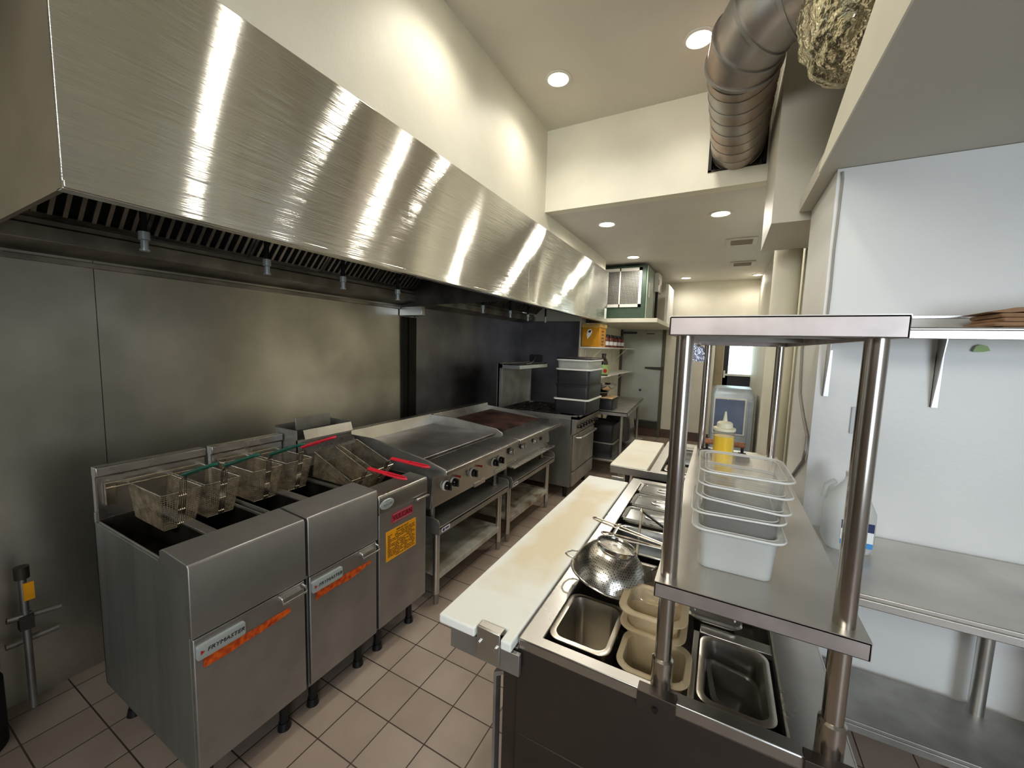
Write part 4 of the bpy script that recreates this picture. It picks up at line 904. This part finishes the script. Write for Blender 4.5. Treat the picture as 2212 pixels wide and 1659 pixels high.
def lidpan(label, cx, cy, w_, d_, z=0.906, hm='lid_steel'):
    t = thing('lidded_pan', label, 'lidded pan', (cx, cy, z), 'lidded pans in the prep counters')
    pan_mb(cx, cy, w_, d_, 0.12, z - 0.003).build('pan', 'pan_steel', t)
    b = MB(); b.loft([(w_ - 0.002, d_ - 0.002, 0.02, z - 0.002), (w_ + 0.002, d_ + 0.002, 0.022, z), (w_ - 0.006, d_ - 0.006, 0.02, z + 0.005), (w_ - 0.028, d_ - 0.028, 0.016, z + 0.004), (w_ - 0.036, d_ - 0.036, 0.014, z - 0.001)], (cx, cy), 6)
    l = b.build('lid', hm, t)
    b = MB(); b.T = Matrix.Translation((cx, cy, z - 0.001)) @ Matrix.Diagonal((1.5, 0.8, 1, 1))
    b.lathe([(0.034, 0), (0.034, 0.003), (0.031, 0.004), (0.029, 0.001), (0.001, 0.0008)], n=32); b.T = Matrix.Translation((cx, cy, z)); b.box(-0.03, 0.03, -0.006, 0.006, 0.0, 0.012)
    b.build('lid_handle', 'steel_top', l)
    return t
lidpan('lidded steel pan at the far end of the near prep well', -0.195, 2.075, 0.275, 0.155)
lidpan('lidded steel pan second from the far end of the near prep well', -0.195, 1.895, 0.275, 0.16)
lidpan('lidded steel pan beneath the wire skimmer handles', -0.195, 1.715, 0.275, 0.155)
pan('wide steel pan lying under the crossed skimmer handles', -0.195, 1.49, 0.275, 0.215, 0.13, 0.905, 'lid_steel', G1, r=0.03)
pan('open steel pan half hidden behind the colander', -0.195, 1.235, 0.27, 0.21, 0.13, 0.902, 'pan_steel', G1, r=0.03)
lidpan('small lidded steel pan just under the left end of the lower overshelf', 0.03, 1.205, 0.13, 0.16, 0.904)
lidpan('lidded steel pan far right in the near prep well beneath the overshelf', 0.05, 1.49, 0.19, 0.21, 0.904)
lidpan('lidded steel pan in the back row of the near prep well beneath the overshelf', 0.05, 1.895, 0.19, 0.16, 0.904)

# colander upside down
t = thing('colander', 'round perforated steel colander lying upside down on the prep pans', 'colander', (0, 0, 0))
b = MB(); b.lathe([(0.052, 0.093), (0.070, 0.088), (0.096, 0.062), (0.113, 0.03), (0.119, 0.0), (0.117, 0.0), (0.111, 0.03), (0.094, 0.060), (0.068, 0.086), (0.050, 0.091)], n=64); b.build('bowl', 'perforated_steel', t)
b = MB(); b.lathe([(0.001, 0.089), (0.052, 0.093), (0.053, 0.095), (0.038, 0.094), (0.001, 0.090)], n=48); b.build('base_mesh', 'perforated_steel', t)
b = MB()
pts = []
for i in range(48):
    a = 2 * PI * i / 48; r_ = 0.060; zz = 0.104
    if min(abs((a % (PI / 1.0)) - 0.6), 9) < 0.12: zz = 0.094
    pts.append((r_ * math.cos(a), r_ * math.sin(a), zz))
b.tube(pts, 0.0022, 8, closed=True); b.lathe([(0.0595, 0.092), (0.0605, 0.092), (0.0605, 0.102), (0.0595, 0.102)], n=48, cap0=False, cap1=False); b.build('foot_ring', 'chrome', t)
b = MB(); b.tube([(0.121 * math.cos(2 * PI * i / 64), 0.121 * math.sin(2 * PI * i / 64), 0) for i in range(64)], 0.0032, 8, closed=True); b.build('rim', 'chrome', t)
for s in (-1, 1):
    b = MB(); b.tube([(s * 0.116, -0.032, 0.006), (s * 0.135, -0.034, 0.004), (s * 0.150, -0.022, 0.001), (s * 0.154, 0, 0), (s * 0.150, 0.022, 0.001), (s * 0.135, 0.034, 0.004), (s * 0.116, 0.032, 0.006)], 0.0028, 10); b.build('handle', 'chrome', t)
t.scale = (0.95, 0.95, 0.95); t.location = (-0.260, 1.150, 0.932); t.rotation_euler = (math.radians(-9), math.radians(9), math.radians(-12))

# wire skimmers and tongs
def skimmer(label, p0, p1, head):
    t = thing('wire_skimmer', label, 'skimmer', p0, 'wire handled skimmers on the prep pans')
    p0 = Vector(p0); p1 = Vector(p1); d_ = (p1 - p0); L = d_.length; d_.normalize(); s = Vector((0, 0, 1)).cross(d_).normalized()
    wv = 0.011
    loop = [p1 - s * 0.004, p0 + d_ * 0.10 - s * wv, p0 + d_ * 0.02 - s * wv, p0 + d_ * 0.004 - s * wv * 0.6, p0, p0 + d_ * 0.004 + s * wv * 0.6, p0 + d_ * 0.02 + s * wv, p0 + d_ * 0.10 + s * wv, p1 + s * 0.004]
    MB().tube(loop, 0.0032, 8).build('handle', 'wire_chrome', t)
    b = MB(); c = p1 + d_ * head
    nrm = Vector((0, 0, 1)); u = d_; v = nrm.cross(d_).normalized()
    for rr in (1.0, 0.75, 0.5, 0.25):
        dz = -0.02 * (1 - rr ** 2)
        b.tube([c + (u * math.cos(a) + v * math.sin(a)) * head * rr + Vector((0, 0, dz)) for a in [2 * PI * i / 28 for i in range(28)]], 0.0018 if rr == 1 else 0.001, 6, closed=True)
    for k in range(12):
        a = PI * k / 12; q = (u * math.cos(a) + v * math.sin(a)) * head
        b.tube([c + q, c + q * 0.5 + Vector((0, 0, -0.015)), c + Vector((0, 0, -0.02)), c - q * 0.5 + Vector((0, 0, -0.015)), c - q], 0.001, 5)
    b.build('skimmer_head', 'wire_chrome', t)
skimmer('wire skimmer whose looped handle reaches farthest left over the counter rim', (-0.405, 1.478, 0.955), (-0.13, 1.455, 0.925), 0.05)
skimmer('wire skimmer with its looped handle just above the colander', (-0.335, 1.345, 0.968), (-0.14, 1.385, 0.945), 0.05)
t = thing('tongs', 'steel tongs with open dark arms propped on the lidded pans', 'tongs', (-0.249, 1.64, 0.92))
MB().tube([(-0.248, 1.645, 0.955), (-0.232, 1.50, 0.93), (-0.214, 1.35, 0.915)], [0.005, 0.004, 0.006], 8).build('arm', 'wire_chrome', t)
MB().tube([(-0.246, 1.645, 0.955), (-0.19, 1.57, 0.96), (-0.10, 1.46, 0.965)], [0.005, 0.005, 0.006], 8).build('arm', 'black_paint', t)
MB().tube([(-0.254, 1.642, 0.955), (-0.25, 1.66, 0.962), (-0.243, 1.642, 0.955)], 0.003, 6).build('hinge_ring', 'wire_chrome', t)
t = thing('wire_whisk', 'small wire utensil lying behind the colander by the shelf post', 'utensil', (-0.12, 1.31, 0.905))
MB().tube([(-0.15, 1.25, 0.93), (-0.10, 1.32, 0.94), (-0.06, 1.38, 0.95)], 0.004, 6).tube([(-0.15, 1.25, 0.93), (-0.18, 1.22, 0.92), (-0.17, 1.19, 0.915), (-0.14, 1.21, 0.92), (-0.15, 1.25, 0.93)], 0.0015, 6).build('whisk_wire', 'chrome', t)

# ------------------------------------------------------------------ double overshelf
t = thing('overshelf', 'two tier stainless overshelf on four round posts above the near prep counter', 'shelf', (0.08, 1.5, 0.9))
def tray(zt, x0, x1, ya, yb, nm, m, lip=0.035):
    b = MB(); b.box(x0, x1, ya, yb, zt - 0.004, zt)
    sh = b.build(nm, m, t)
    b = MB(); b.box(x0, x1, ya, ya + 0.004, zt - lip, zt - 0.0005); b.box(x0, x1, yb - 0.004, yb, zt - lip, zt - 0.0005); b.box(x0, x0 + 0.004, ya, yb, zt - lip, zt - 0.0005); b.box(x1 - 0.004, x1, ya, yb, zt - lip, zt - 0.0005)
    b.box(x0, x1, ya, ya + 0.014, zt - lip, zt - lip + 0.003)
    b.build('shelf_lip', 'steel_lip', sh, 0.0012)
    b = MB()
    for y in (ya + 0.35, ya + 0.85): b.box(x0 + 0.01, x1 - 0.01, y, y + 0.035, zt - 0.028, zt - 0.005)
    b.build('stiffener', 'steel_dull', sh)
tray(1.686, -0.095, 0.250, 0.82, 2.15, 'top_shelf', 'steel_shelf', 0.037)
tray(1.148, -0.091, 0.252, 0.82, 2.13, 'lower_shelf', 'steel_shelf', 0.033)
for x, y in ((-0.068, 0.857), (0.222, 0.857), (-0.062, 2.095), (0.222, 2.095)):
    pb = 0.90
    p = MB().cyl((x, y, pb + 0.001), (x, y, 1.649), 0.0165, n=32).build('post', 'post_steel', t)
    MB().cyl((x, y, pb + 0.001), (x, y, pb + 0.060), 0.0215, n=32).cyl((x, y, pb + 0.060), (x, y, pb + 0.064), 0.0215, 0.017, n=32).build('post_collar', 'post_steel', p)
    if y < 1: 
        br = MB().box(x - 0.042, x + 0.035, 0.812, 0.8195, 0.862, 0.902).box(x - 0.042, x + 0.035, 0.812, 0.84, 0.9005, 0.903).build('mounting_bracket', 'steel_fridge', p, 0.001)
        MB().cyl((x - 0.004, 0.806, 0.876), (x - 0.004, 0.812, 0.876), 0.006).build('bolt', 'black_paint', p)

# clear nested containers on the lower shelf
G2 = 'clear plastic containers nested on the lower overshelf'
def clearc(label, z, h_, rx, ry, rz, dx=0, dy=0, m='clear_plastic'):
    o = pan_mb(0, 0, 0.176, 0.190, h_, h_, r=0.02, rim=0.013, th=0.0022, taper=0.012).build('plastic_container', m); o.location = (0.052 + dx, 1.010 + dy, z); o.rotation_euler = (rx, ry, rz)
    b = MB(); b.tube([(x, y, h_ - 0.001) for x, y in rrect(0.175, 0.189, 0.028, 7)], 0.0021, 8, closed=True); b.tube([(x, y, h_ - 0.001) for x, y in rrect(0.150, 0.164, 0.022, 7)], 0.0012, 6, closed=True)
    r_ = b.build('rim', 'rim_highlight'); r_.parent = o
    tag(o, label, 'container', G2); return o
clearc('cloudy plastic container at the bottom of the nested stack on the overshelf', 1.1485, 0.092, 0, 0, 0.02, 0, 0, 'frost_plastic')
clearc('clear plastic container second from the bottom of the overshelf stack', 1.180, 0.100, 0.02, -0.02, 0.03, -0.002, 0.002)
clearc('clear plastic container in the middle of the overshelf stack', 1.208, 0.100, 0.03, 0.06, 0.02, -0.002, 0.006)
clearc('clear plastic container second from the top of the overshelf stack', 1.236, 0.100, 0.02, 0.03, 0.03, 0.002, 0.01)
clearc('clear plastic container topping the nested stack on the overshelf', 1.266, 0.100, 0.02, 0.01, 0.04, 0.004, 0.014)

# squeeze bottle
c = (0.026, 1.70, 1.1485)
t = thing('squeeze_bottle', 'clear squeeze bottle of yellow oil standing on the lower overshelf', 'bottle', c)
MB().lathe([(0.001, 0), (0.034, 0), (0.037, 0.006), (0.037, 0.178), (0.0345, 0.178), (0.0345, 0.008), (0.001, 0.006)], c, 40).build('bottle_body', 'bottle_clear', t)
MB().lathe([(0.001, 0.008), (0.0343, 0.008), (0.0343, 0.150), (0.001, 0.150)], c, 40).build('oil', 'oil_yellow', t)
MB().lathe([(0.0375, 0.172), (0.0385, 0.176), (0.0385, 0.182), (0.028, 0.184), (0.027, 0.20), (0.022, 0.205), (0.009, 0.207), (0.007, 0.215), (0.003, 0.245), (0.001, 0.245)], c, 40).build('cap', 'ivory', t)
# burger press
t = thing('grill_press', 'black cast iron grill press with brown wooden handle at the far end of the overshelf', 'grill press', (0.045, 2.0, 1.149))
b = MB(); b.loft([(0.20, 0.115, 0.02, 1.149), (0.20, 0.115, 0.02, 1.160), (0.185, 0.10, 0.02, 1.166)], (0.035, 1.985)); b.build('press_plate', 'cast_iron', t)
MB().cyl((-0.035, 1.985, 1.164), (-0.035, 1.985, 1.212), 0.006).cyl((0.105, 1.985, 1.164), (0.105, 1.985, 1.212), 0.006).box(-0.05, -0.02, 1.975, 1.995, 1.164, 1.178).box(0.09, 0.12, 1.975, 1.995, 1.164, 1.178).build('handle_post', 'cast_iron', t)
MB().cyl((-0.045, 1.985, 1.212), (0.115, 1.985, 1.212), 0.0125, n=20).build('handle', 'wood', t)
tag(MB().tube([(0.13, 1.36, 1.1505), (0.128, 1.30, 1.1505), (0.135, 1.24, 1.151)], 0.0035, 8).build('plastic_straw', 'ivory'), 'thin ivory stick lying on the lower overshelf behind the containers', 'stick')
# shiny plastic pouch clipped under the top shelf
o = MB().prism([(-0.145, 1.575), (-0.068, 1.575), (-0.070, 1.635), (-0.092, 1.648), (-0.14, 1.652)], 'y', 1.88, 1.888)
o = o.build('plastic_pouch', 'shiny_bag'); tag(o, 'shiny crumpled plastic pouch hanging under the left edge of the top shelf', 'pouch')
MB().box(-0.10, -0.088, 1.878, 1.890, 1.640, 1.656).build('clip', 'chrome', o)

# ================================================================== SECOND PREP TABLE
t = thing('prep_refrigerator', 'second smaller prep counter farther back behind the near one', 'prep counter', (-0.1, 2.9, 0))
ya, yb = 2.41, 3.30
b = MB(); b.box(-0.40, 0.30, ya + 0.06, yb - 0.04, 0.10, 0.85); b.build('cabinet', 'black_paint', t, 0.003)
b = MB(); b.frame((-0.335, 0.30, ya, yb), (-0.28, 0.18, 2.45, 3.24), 0.872, 0.9); b.box(-0.568, 0.30, ya - 0.004, ya, 0.853, 0.899); b.box(-0.568, -0.33, ya, yb - 0.09, 0.853, 0.872); b.box(-0.30, 0.2, ya + 0.06, yb - 0.06, 0.74, 0.745)
b.build('top_frame', 'steel', t, 0.003)
MB().box(-0.45, -0.402, ya + 0.08, yb - 0.06, 0.15, 0.82).build('fridge_door', 'steel_dull', t, 0.003)
for x in (-0.36, 0.25):
    for y in (ya + 0.12, yb - 0.12): MB().cyl((x, y, 0), (x, y, 0.1), 0.022).build('caster', 'black_rubber', t)
MB().cyl((-0.47, ya + 0.04, 0.79), (-0.47, ya + 0.04, 0.853), 0.012, 0.016).build('bracket_bolt', 'dark_hinge', t)
tag(MB().box(-0.572, -0.352, 2.415, 3.20, 0.8735, 0.904).build('cutting_board', 'board_plain', bevel=0.004), 'small white cutting board on the far prep counter', 'cutting board')
G3 = 'food pans in the far prep counter'
pan('open dark steel pan in the near left corner of the far prep counter', -0.165, 2.53, 0.20, 0.145, 0.10, 0.906, group=G3)
pan('tilted open steel pan at the far left of the far prep counter', -0.16, 3.13, 0.19, 0.16, 0.10, 0.914, group=G3)
pan('steel pan in the second row of the far prep counter, left one', -0.16, 2.74, 0.19, 0.155, 0.10, 0.908, 'lid_steel', G3)
pan('steel pan in the second row of the far prep counter, right one', 0.06, 2.74, 0.19, 0.155, 0.10, 0.908, 'lid_steel', G3)
pan('steel pan in the near row of the far prep counter, right one', 0.06, 2.53, 0.20, 0.145, 0.10, 0.906, group=G3)
for x, y, z, l, r_ in ((-0.13, 2.83, 0.915, 'left of the post', 0.3), (-0.03, 2.66, 0.918, 'right of the post', -0.5)):
    o = pan_mb(0, 0, 0.13, 0.11, 0.05, 0.05, r=0.015, rim=0.01).build('plastic_container', 'clear_plastic'); o.location = (x, y, z); o.rotation_euler = (0.0, 0.0, r_)
    tag(o, 'small clear plastic container sitting on the far prep pans, ' + l, 'container', 'clear containers on the far prep counter')

# ================================================================== RIGHT WORK TABLE AND SHELF
t = thing('work_table', 'long stainless work table along the white wall at right', 'table', (1.2, 1.8, 0))
b = MB(); b.box(0.385, 2.6, 1.55, 2.083, 0.865, 0.88); b.box(0.385, 2.6, 1.55, 1.556, 0.838, 0.8645); b.box(0.385, 0.391, 1.557, 2.083, 0.838, 0.8645); b.build('table_top', 'steel_shelf', t, 0.003)
MB().box(0.42, 2.55, 1.755, 2.07, 0.285, 0.30).box(0.42, 2.55, 1.755, 1.765, 0.255, 0.2845).build('undershelf', 'steel_dull', t, 0.003)
for x, y in ((0.45, 1.80), (0.93, 2.03), (2.5, 1.80), (2.5, 2.03)): MB().cyl((x, y, 0.0), (x, y, 0.865), 0.022, n=20).build('leg', 'steel', t)
tub('bucket', 'white plastic bucket on the undershelf at the right picture edge', 'bucket', (1.22, 1.93), 0.26, 0.20, 0.30, 0.301, 'white_plastic', taper=0.03)
# gallon jug
c = (0.475, 1.93, 0.8805)
t = thing('plastic_jug', 'milky plastic jug with blue and white label behind the shelf post', 'jug', c)
b = MB(); b.loft([(0.135, 0.135, 0.04, c[2]), (0.15, 0.15, 0.04, c[2] + 0.02), (0.15, 0.15, 0.045, c[2] + 0.15), (0.115, 0.115, 0.05, c[2] + 0.20), (0.05, 0.05, 0.024, c[2] + 0.255), (0.038, 0.038, 0.018, c[2] + 0.275)], (c[0], c[1]), 8)
b.build('jug_body', 'frost_plastic', t)
MB().cyl((c[0], c[1], c[2] + 0.276), (c[0], c[1], c[2] + 0.293), 0.021, n=24).build('cap', 'white_plastic', t)
MB().tube([(c[0] - 0.045, c[1] + 0.02, c[2] + 0.245), (c[0] - 0.07, c[1] + 0.03, c[2] + 0.22), (c[0] - 0.076, c[1] + 0.03, c[2] + 0.17)], 0.010, 10).build('handle', 'frost_plastic', t)
lb = MB().box(c[0] - 0.035, c[0] + 0.06, c[1] - 0.0765, c[1] - 0.0752, c[2] + 0.03, c[2] + 0.125).build('jug_label', 'label_white', t)
MB().box(c[0] - 0.035, c[0] + 0.06, c[1] - 0.0775, c[1] - 0.0768, c[2] + 0.092, c[2] + 0.125).build('label_top', 'label_navy', lb)
MB().box(c[0] - 0.035, c[0] + 0.06, c[1] - 0.0775, c[1] - 0.0768, c[2] + 0.03, c[2] + 0.05).build('label_base', 'label_blue', lb)
MB().box(c[0] - 0.02, c[0] + 0.03, c[1] - 0.0775, c[1] - 0.0768, c[2] + 0.078, c[2] + 0.083).box(c[0] - 0.02, c[0] + 0.03, c[1] - 0.0775, c[1] - 0.0768, c[2] + 0.066, c[2] + 0.07).build('label_print', 'ink', lb)
# wall shelf
t = thing('wall_shelf', 'stainless wall shelf with rolled front edge on the white wall at right', 'shelf', (1.2, 2.0, 1.7))
b = MB(); b.box(0.372, 2.6, 1.80, 2.098, 1.692, 1.698); b.build('shelf_board', 'steel_top', t)
MB().box(0.372, 2.6, 1.792, 1.80, 1.682, 1.714).cyl((0.372, 1.796, 1.714), (2.6, 1.796, 1.714), 0.007, n=12).build('shelf_lip', 'steel', t, 0.002)
MB().box(0.372, 2.6, 2.088, 2.099, 1.640, 1.692).build('wall_rail', 'steel_top', t, 0.001)
for x, zb in ((0.385, 1.445), (0.72, 1.43), (1.6, 1.43), (2.45, 1.43)):
    MB().prism([(2.098, zb), (2.090, zb), (2.03, 1.685), (2.03, 1.692), (2.098, 1.692)], 'x', x, x + 0.003).box(x, x + 0.02, 2.092, 2.098, zb, 1.64).build('shelf_bracket', 'steel_top', t)
MB().lathe([(0.001, 0), (0.012, 0), (0.012, 0.0012), (0.001, 0.0012)]).build('sticker', 'ink_red', t)
s = t.children[-1]; s.matrix_local = Matrix.Translation((0.833 - 1.2, 2.0865 - 2.0, 1.682 - 1.7)) @ Matrix.Rotation(PI / 2, 4, 'X')
MB().prism([(0.812, 1.650), (0.818, 1.668), (0.833, 1.674), (0.848, 1.668), (0.856, 1.652), (0.84, 1.647), (0.82, 1.646)], 'y', 2.0855, 2.0872).build('sticker', 'label_green', t)
# brown bags on the shelf
t = thing('paper_bags', 'flat pile of brown paper bags on the wall shelf at the right edge', 'paper bags', (0.98, 1.9, 1.70))
for i in range(5):
    z = 1.699 + i * 0.014; dx_ = 0.012 * math.sin(i * 2.3)
    b = MB(); b.loft([(0.40, 0.19, 0.01, z), (0.405, 0.195, 0.01, z + 0.006), (0.40, 0.19, 0.01, z + 0.012)], (0.965 + dx_, 1.93)); b.build('bag', 'paper_brown', t)
MB().prism([(0.745, 1.772), (0.79, 1.770), (1.15, 1.80), (1.15, 1.815), (0.80, 1.785)], 'y', 1.85, 2.02).build('bag_flap', 'paper_brown', t)
# outlet and cords
t = thing('wall_outlet', 'pale cover plate on the white wall behind the right shelf post', 'outlet', (0.52, 2.095, 1.35))
MB().box(0.488, 0.555, 2.093, 2.0995, 1.297, 1.408).build('cover_plate', 'plate_grey', t, 0.002)
MB().cyl((0.5215, 2.0905, 1.352), (0.5215, 2.093, 1.352), 0.004).build('screw', 'steel', t)
o = MB().tube([(0.363, 2.094, 2.36), (0.366, 2.094, 2.33), (0.3645, 2.094, 2.2), (0.362, 2.094, 2.05), (0.364, 2.094, 1.9), (0.362, 2.094, 1.70)], 0.0045, 8).build('wall_cable', 'cable_grey')
o.location.x = 0.012
tag(o, 'thin grey cable running down the wall corner from the low ceiling', 'cable')
o = MB().tube([(0.353, 2.46, 1.80), (0.353, 2.47, 1.637), (0.353, 2.43, 1.50), (0.353, 2.40, 1.42), (0.353, 2.26, 1.33), (0.353, 2.12, 1.26), (0.350, 2.11, 1.20), (0.353, 2.16, 1.14), (0.353, 2.30, 1.06), (0.353, 2.42, 0.99)], 0.006, 8).build('power_cord', 'cable_grey')
tag(o, 'grey cord looping down the wall left of the shelf bracket', 'cord')

# ------------------------------------------------------------------ far end: ice cabinet
t = thing('ice_machine', 'pale blue cabinet with sloping clear front below the far window', 'ice cabinet', (0.17, 6.2, 0))
b = MB(); b.loft([(0.50, 0.60, 0.03, 0.02), (0.50, 0.60, 0.04, 1.05), (0.44, 0.52, 0.06, 1.13), (0.42, 0.50, 0.06, 1.14)], (0.16, 6.2)); b.build('cabinet', 'ice_cabinet', t)
b = MB(); b.box(-0.045, 0.30, 5.885, 5.897, 0.55, 1.0); b.build('clear_door', 'ice_window', t, 0.02)
MB().box(-0.06, 0.32, 5.888, 5.898, 0.53, 1.02).build('door_trim', 'white_plastic', t, 0.01)
MB().box(0.34, 0.40, 5.86, 5.9, 0.3, 1.0).build('door_handle', 'ice_cabinet', t, 0.01)

# ------------------------------------------------------------------ dark corner left of the fryers
t = thing('gas_pipe', 'dark gas piping with valves low on the wall left of the fryers', 'pipe', (-2.5, 0.4, 0))
MB().tube([(-2.56, 0.37, 0.30), (-2.56, 0.52, 0.30)], 0.014, 12).tube([(-2.50, 0.37, 0.44), (-2.50, 0.52, 0.42)], 0.012, 12).tube([(-2.50, 0.42, 0.02), (-2.50, 0.42, 0.62)], 0.012, 12).build('pipe_run', 'steel_dull', t)
MB().cyl((-2.50, 0.42, 0.60), (-2.50, 0.42, 0.65), 0.022).build('pipe_cap', 'dark_hinge', t)
MB().box(-2.52, -2.48, 0.40, 0.44, 0.38, 0.44).build('valve', 'dark_hinge', t)
MB().box(-2.475, -2.470, 0.415, 0.445, 0.51, 0.585).build('valve_tag', 'sticker_yellow', t)
b = MB(); b.lathe([(0.001, 0), (0.10, 0), (0.115, 0.03), (0.125, 0.34), (0.12, 0.36), (0.09, 0.38), (0.001, 0.39)], (-2.44, 0.22, 0.27), 32)
t = thing('gas_tank', 'black cylindrical canister in the dark corner at the left picture edge', 'canister', (-2.44, 0.22, 0))
b.build('canister_body', 'black_gloss', t)
MB().lathe([(0.12, 0), (0.12, 0.26), (0.10, 0.27)], (-2.44, 0.22, 0.0), 32).build('canister_stand', 'black_rubber', t)
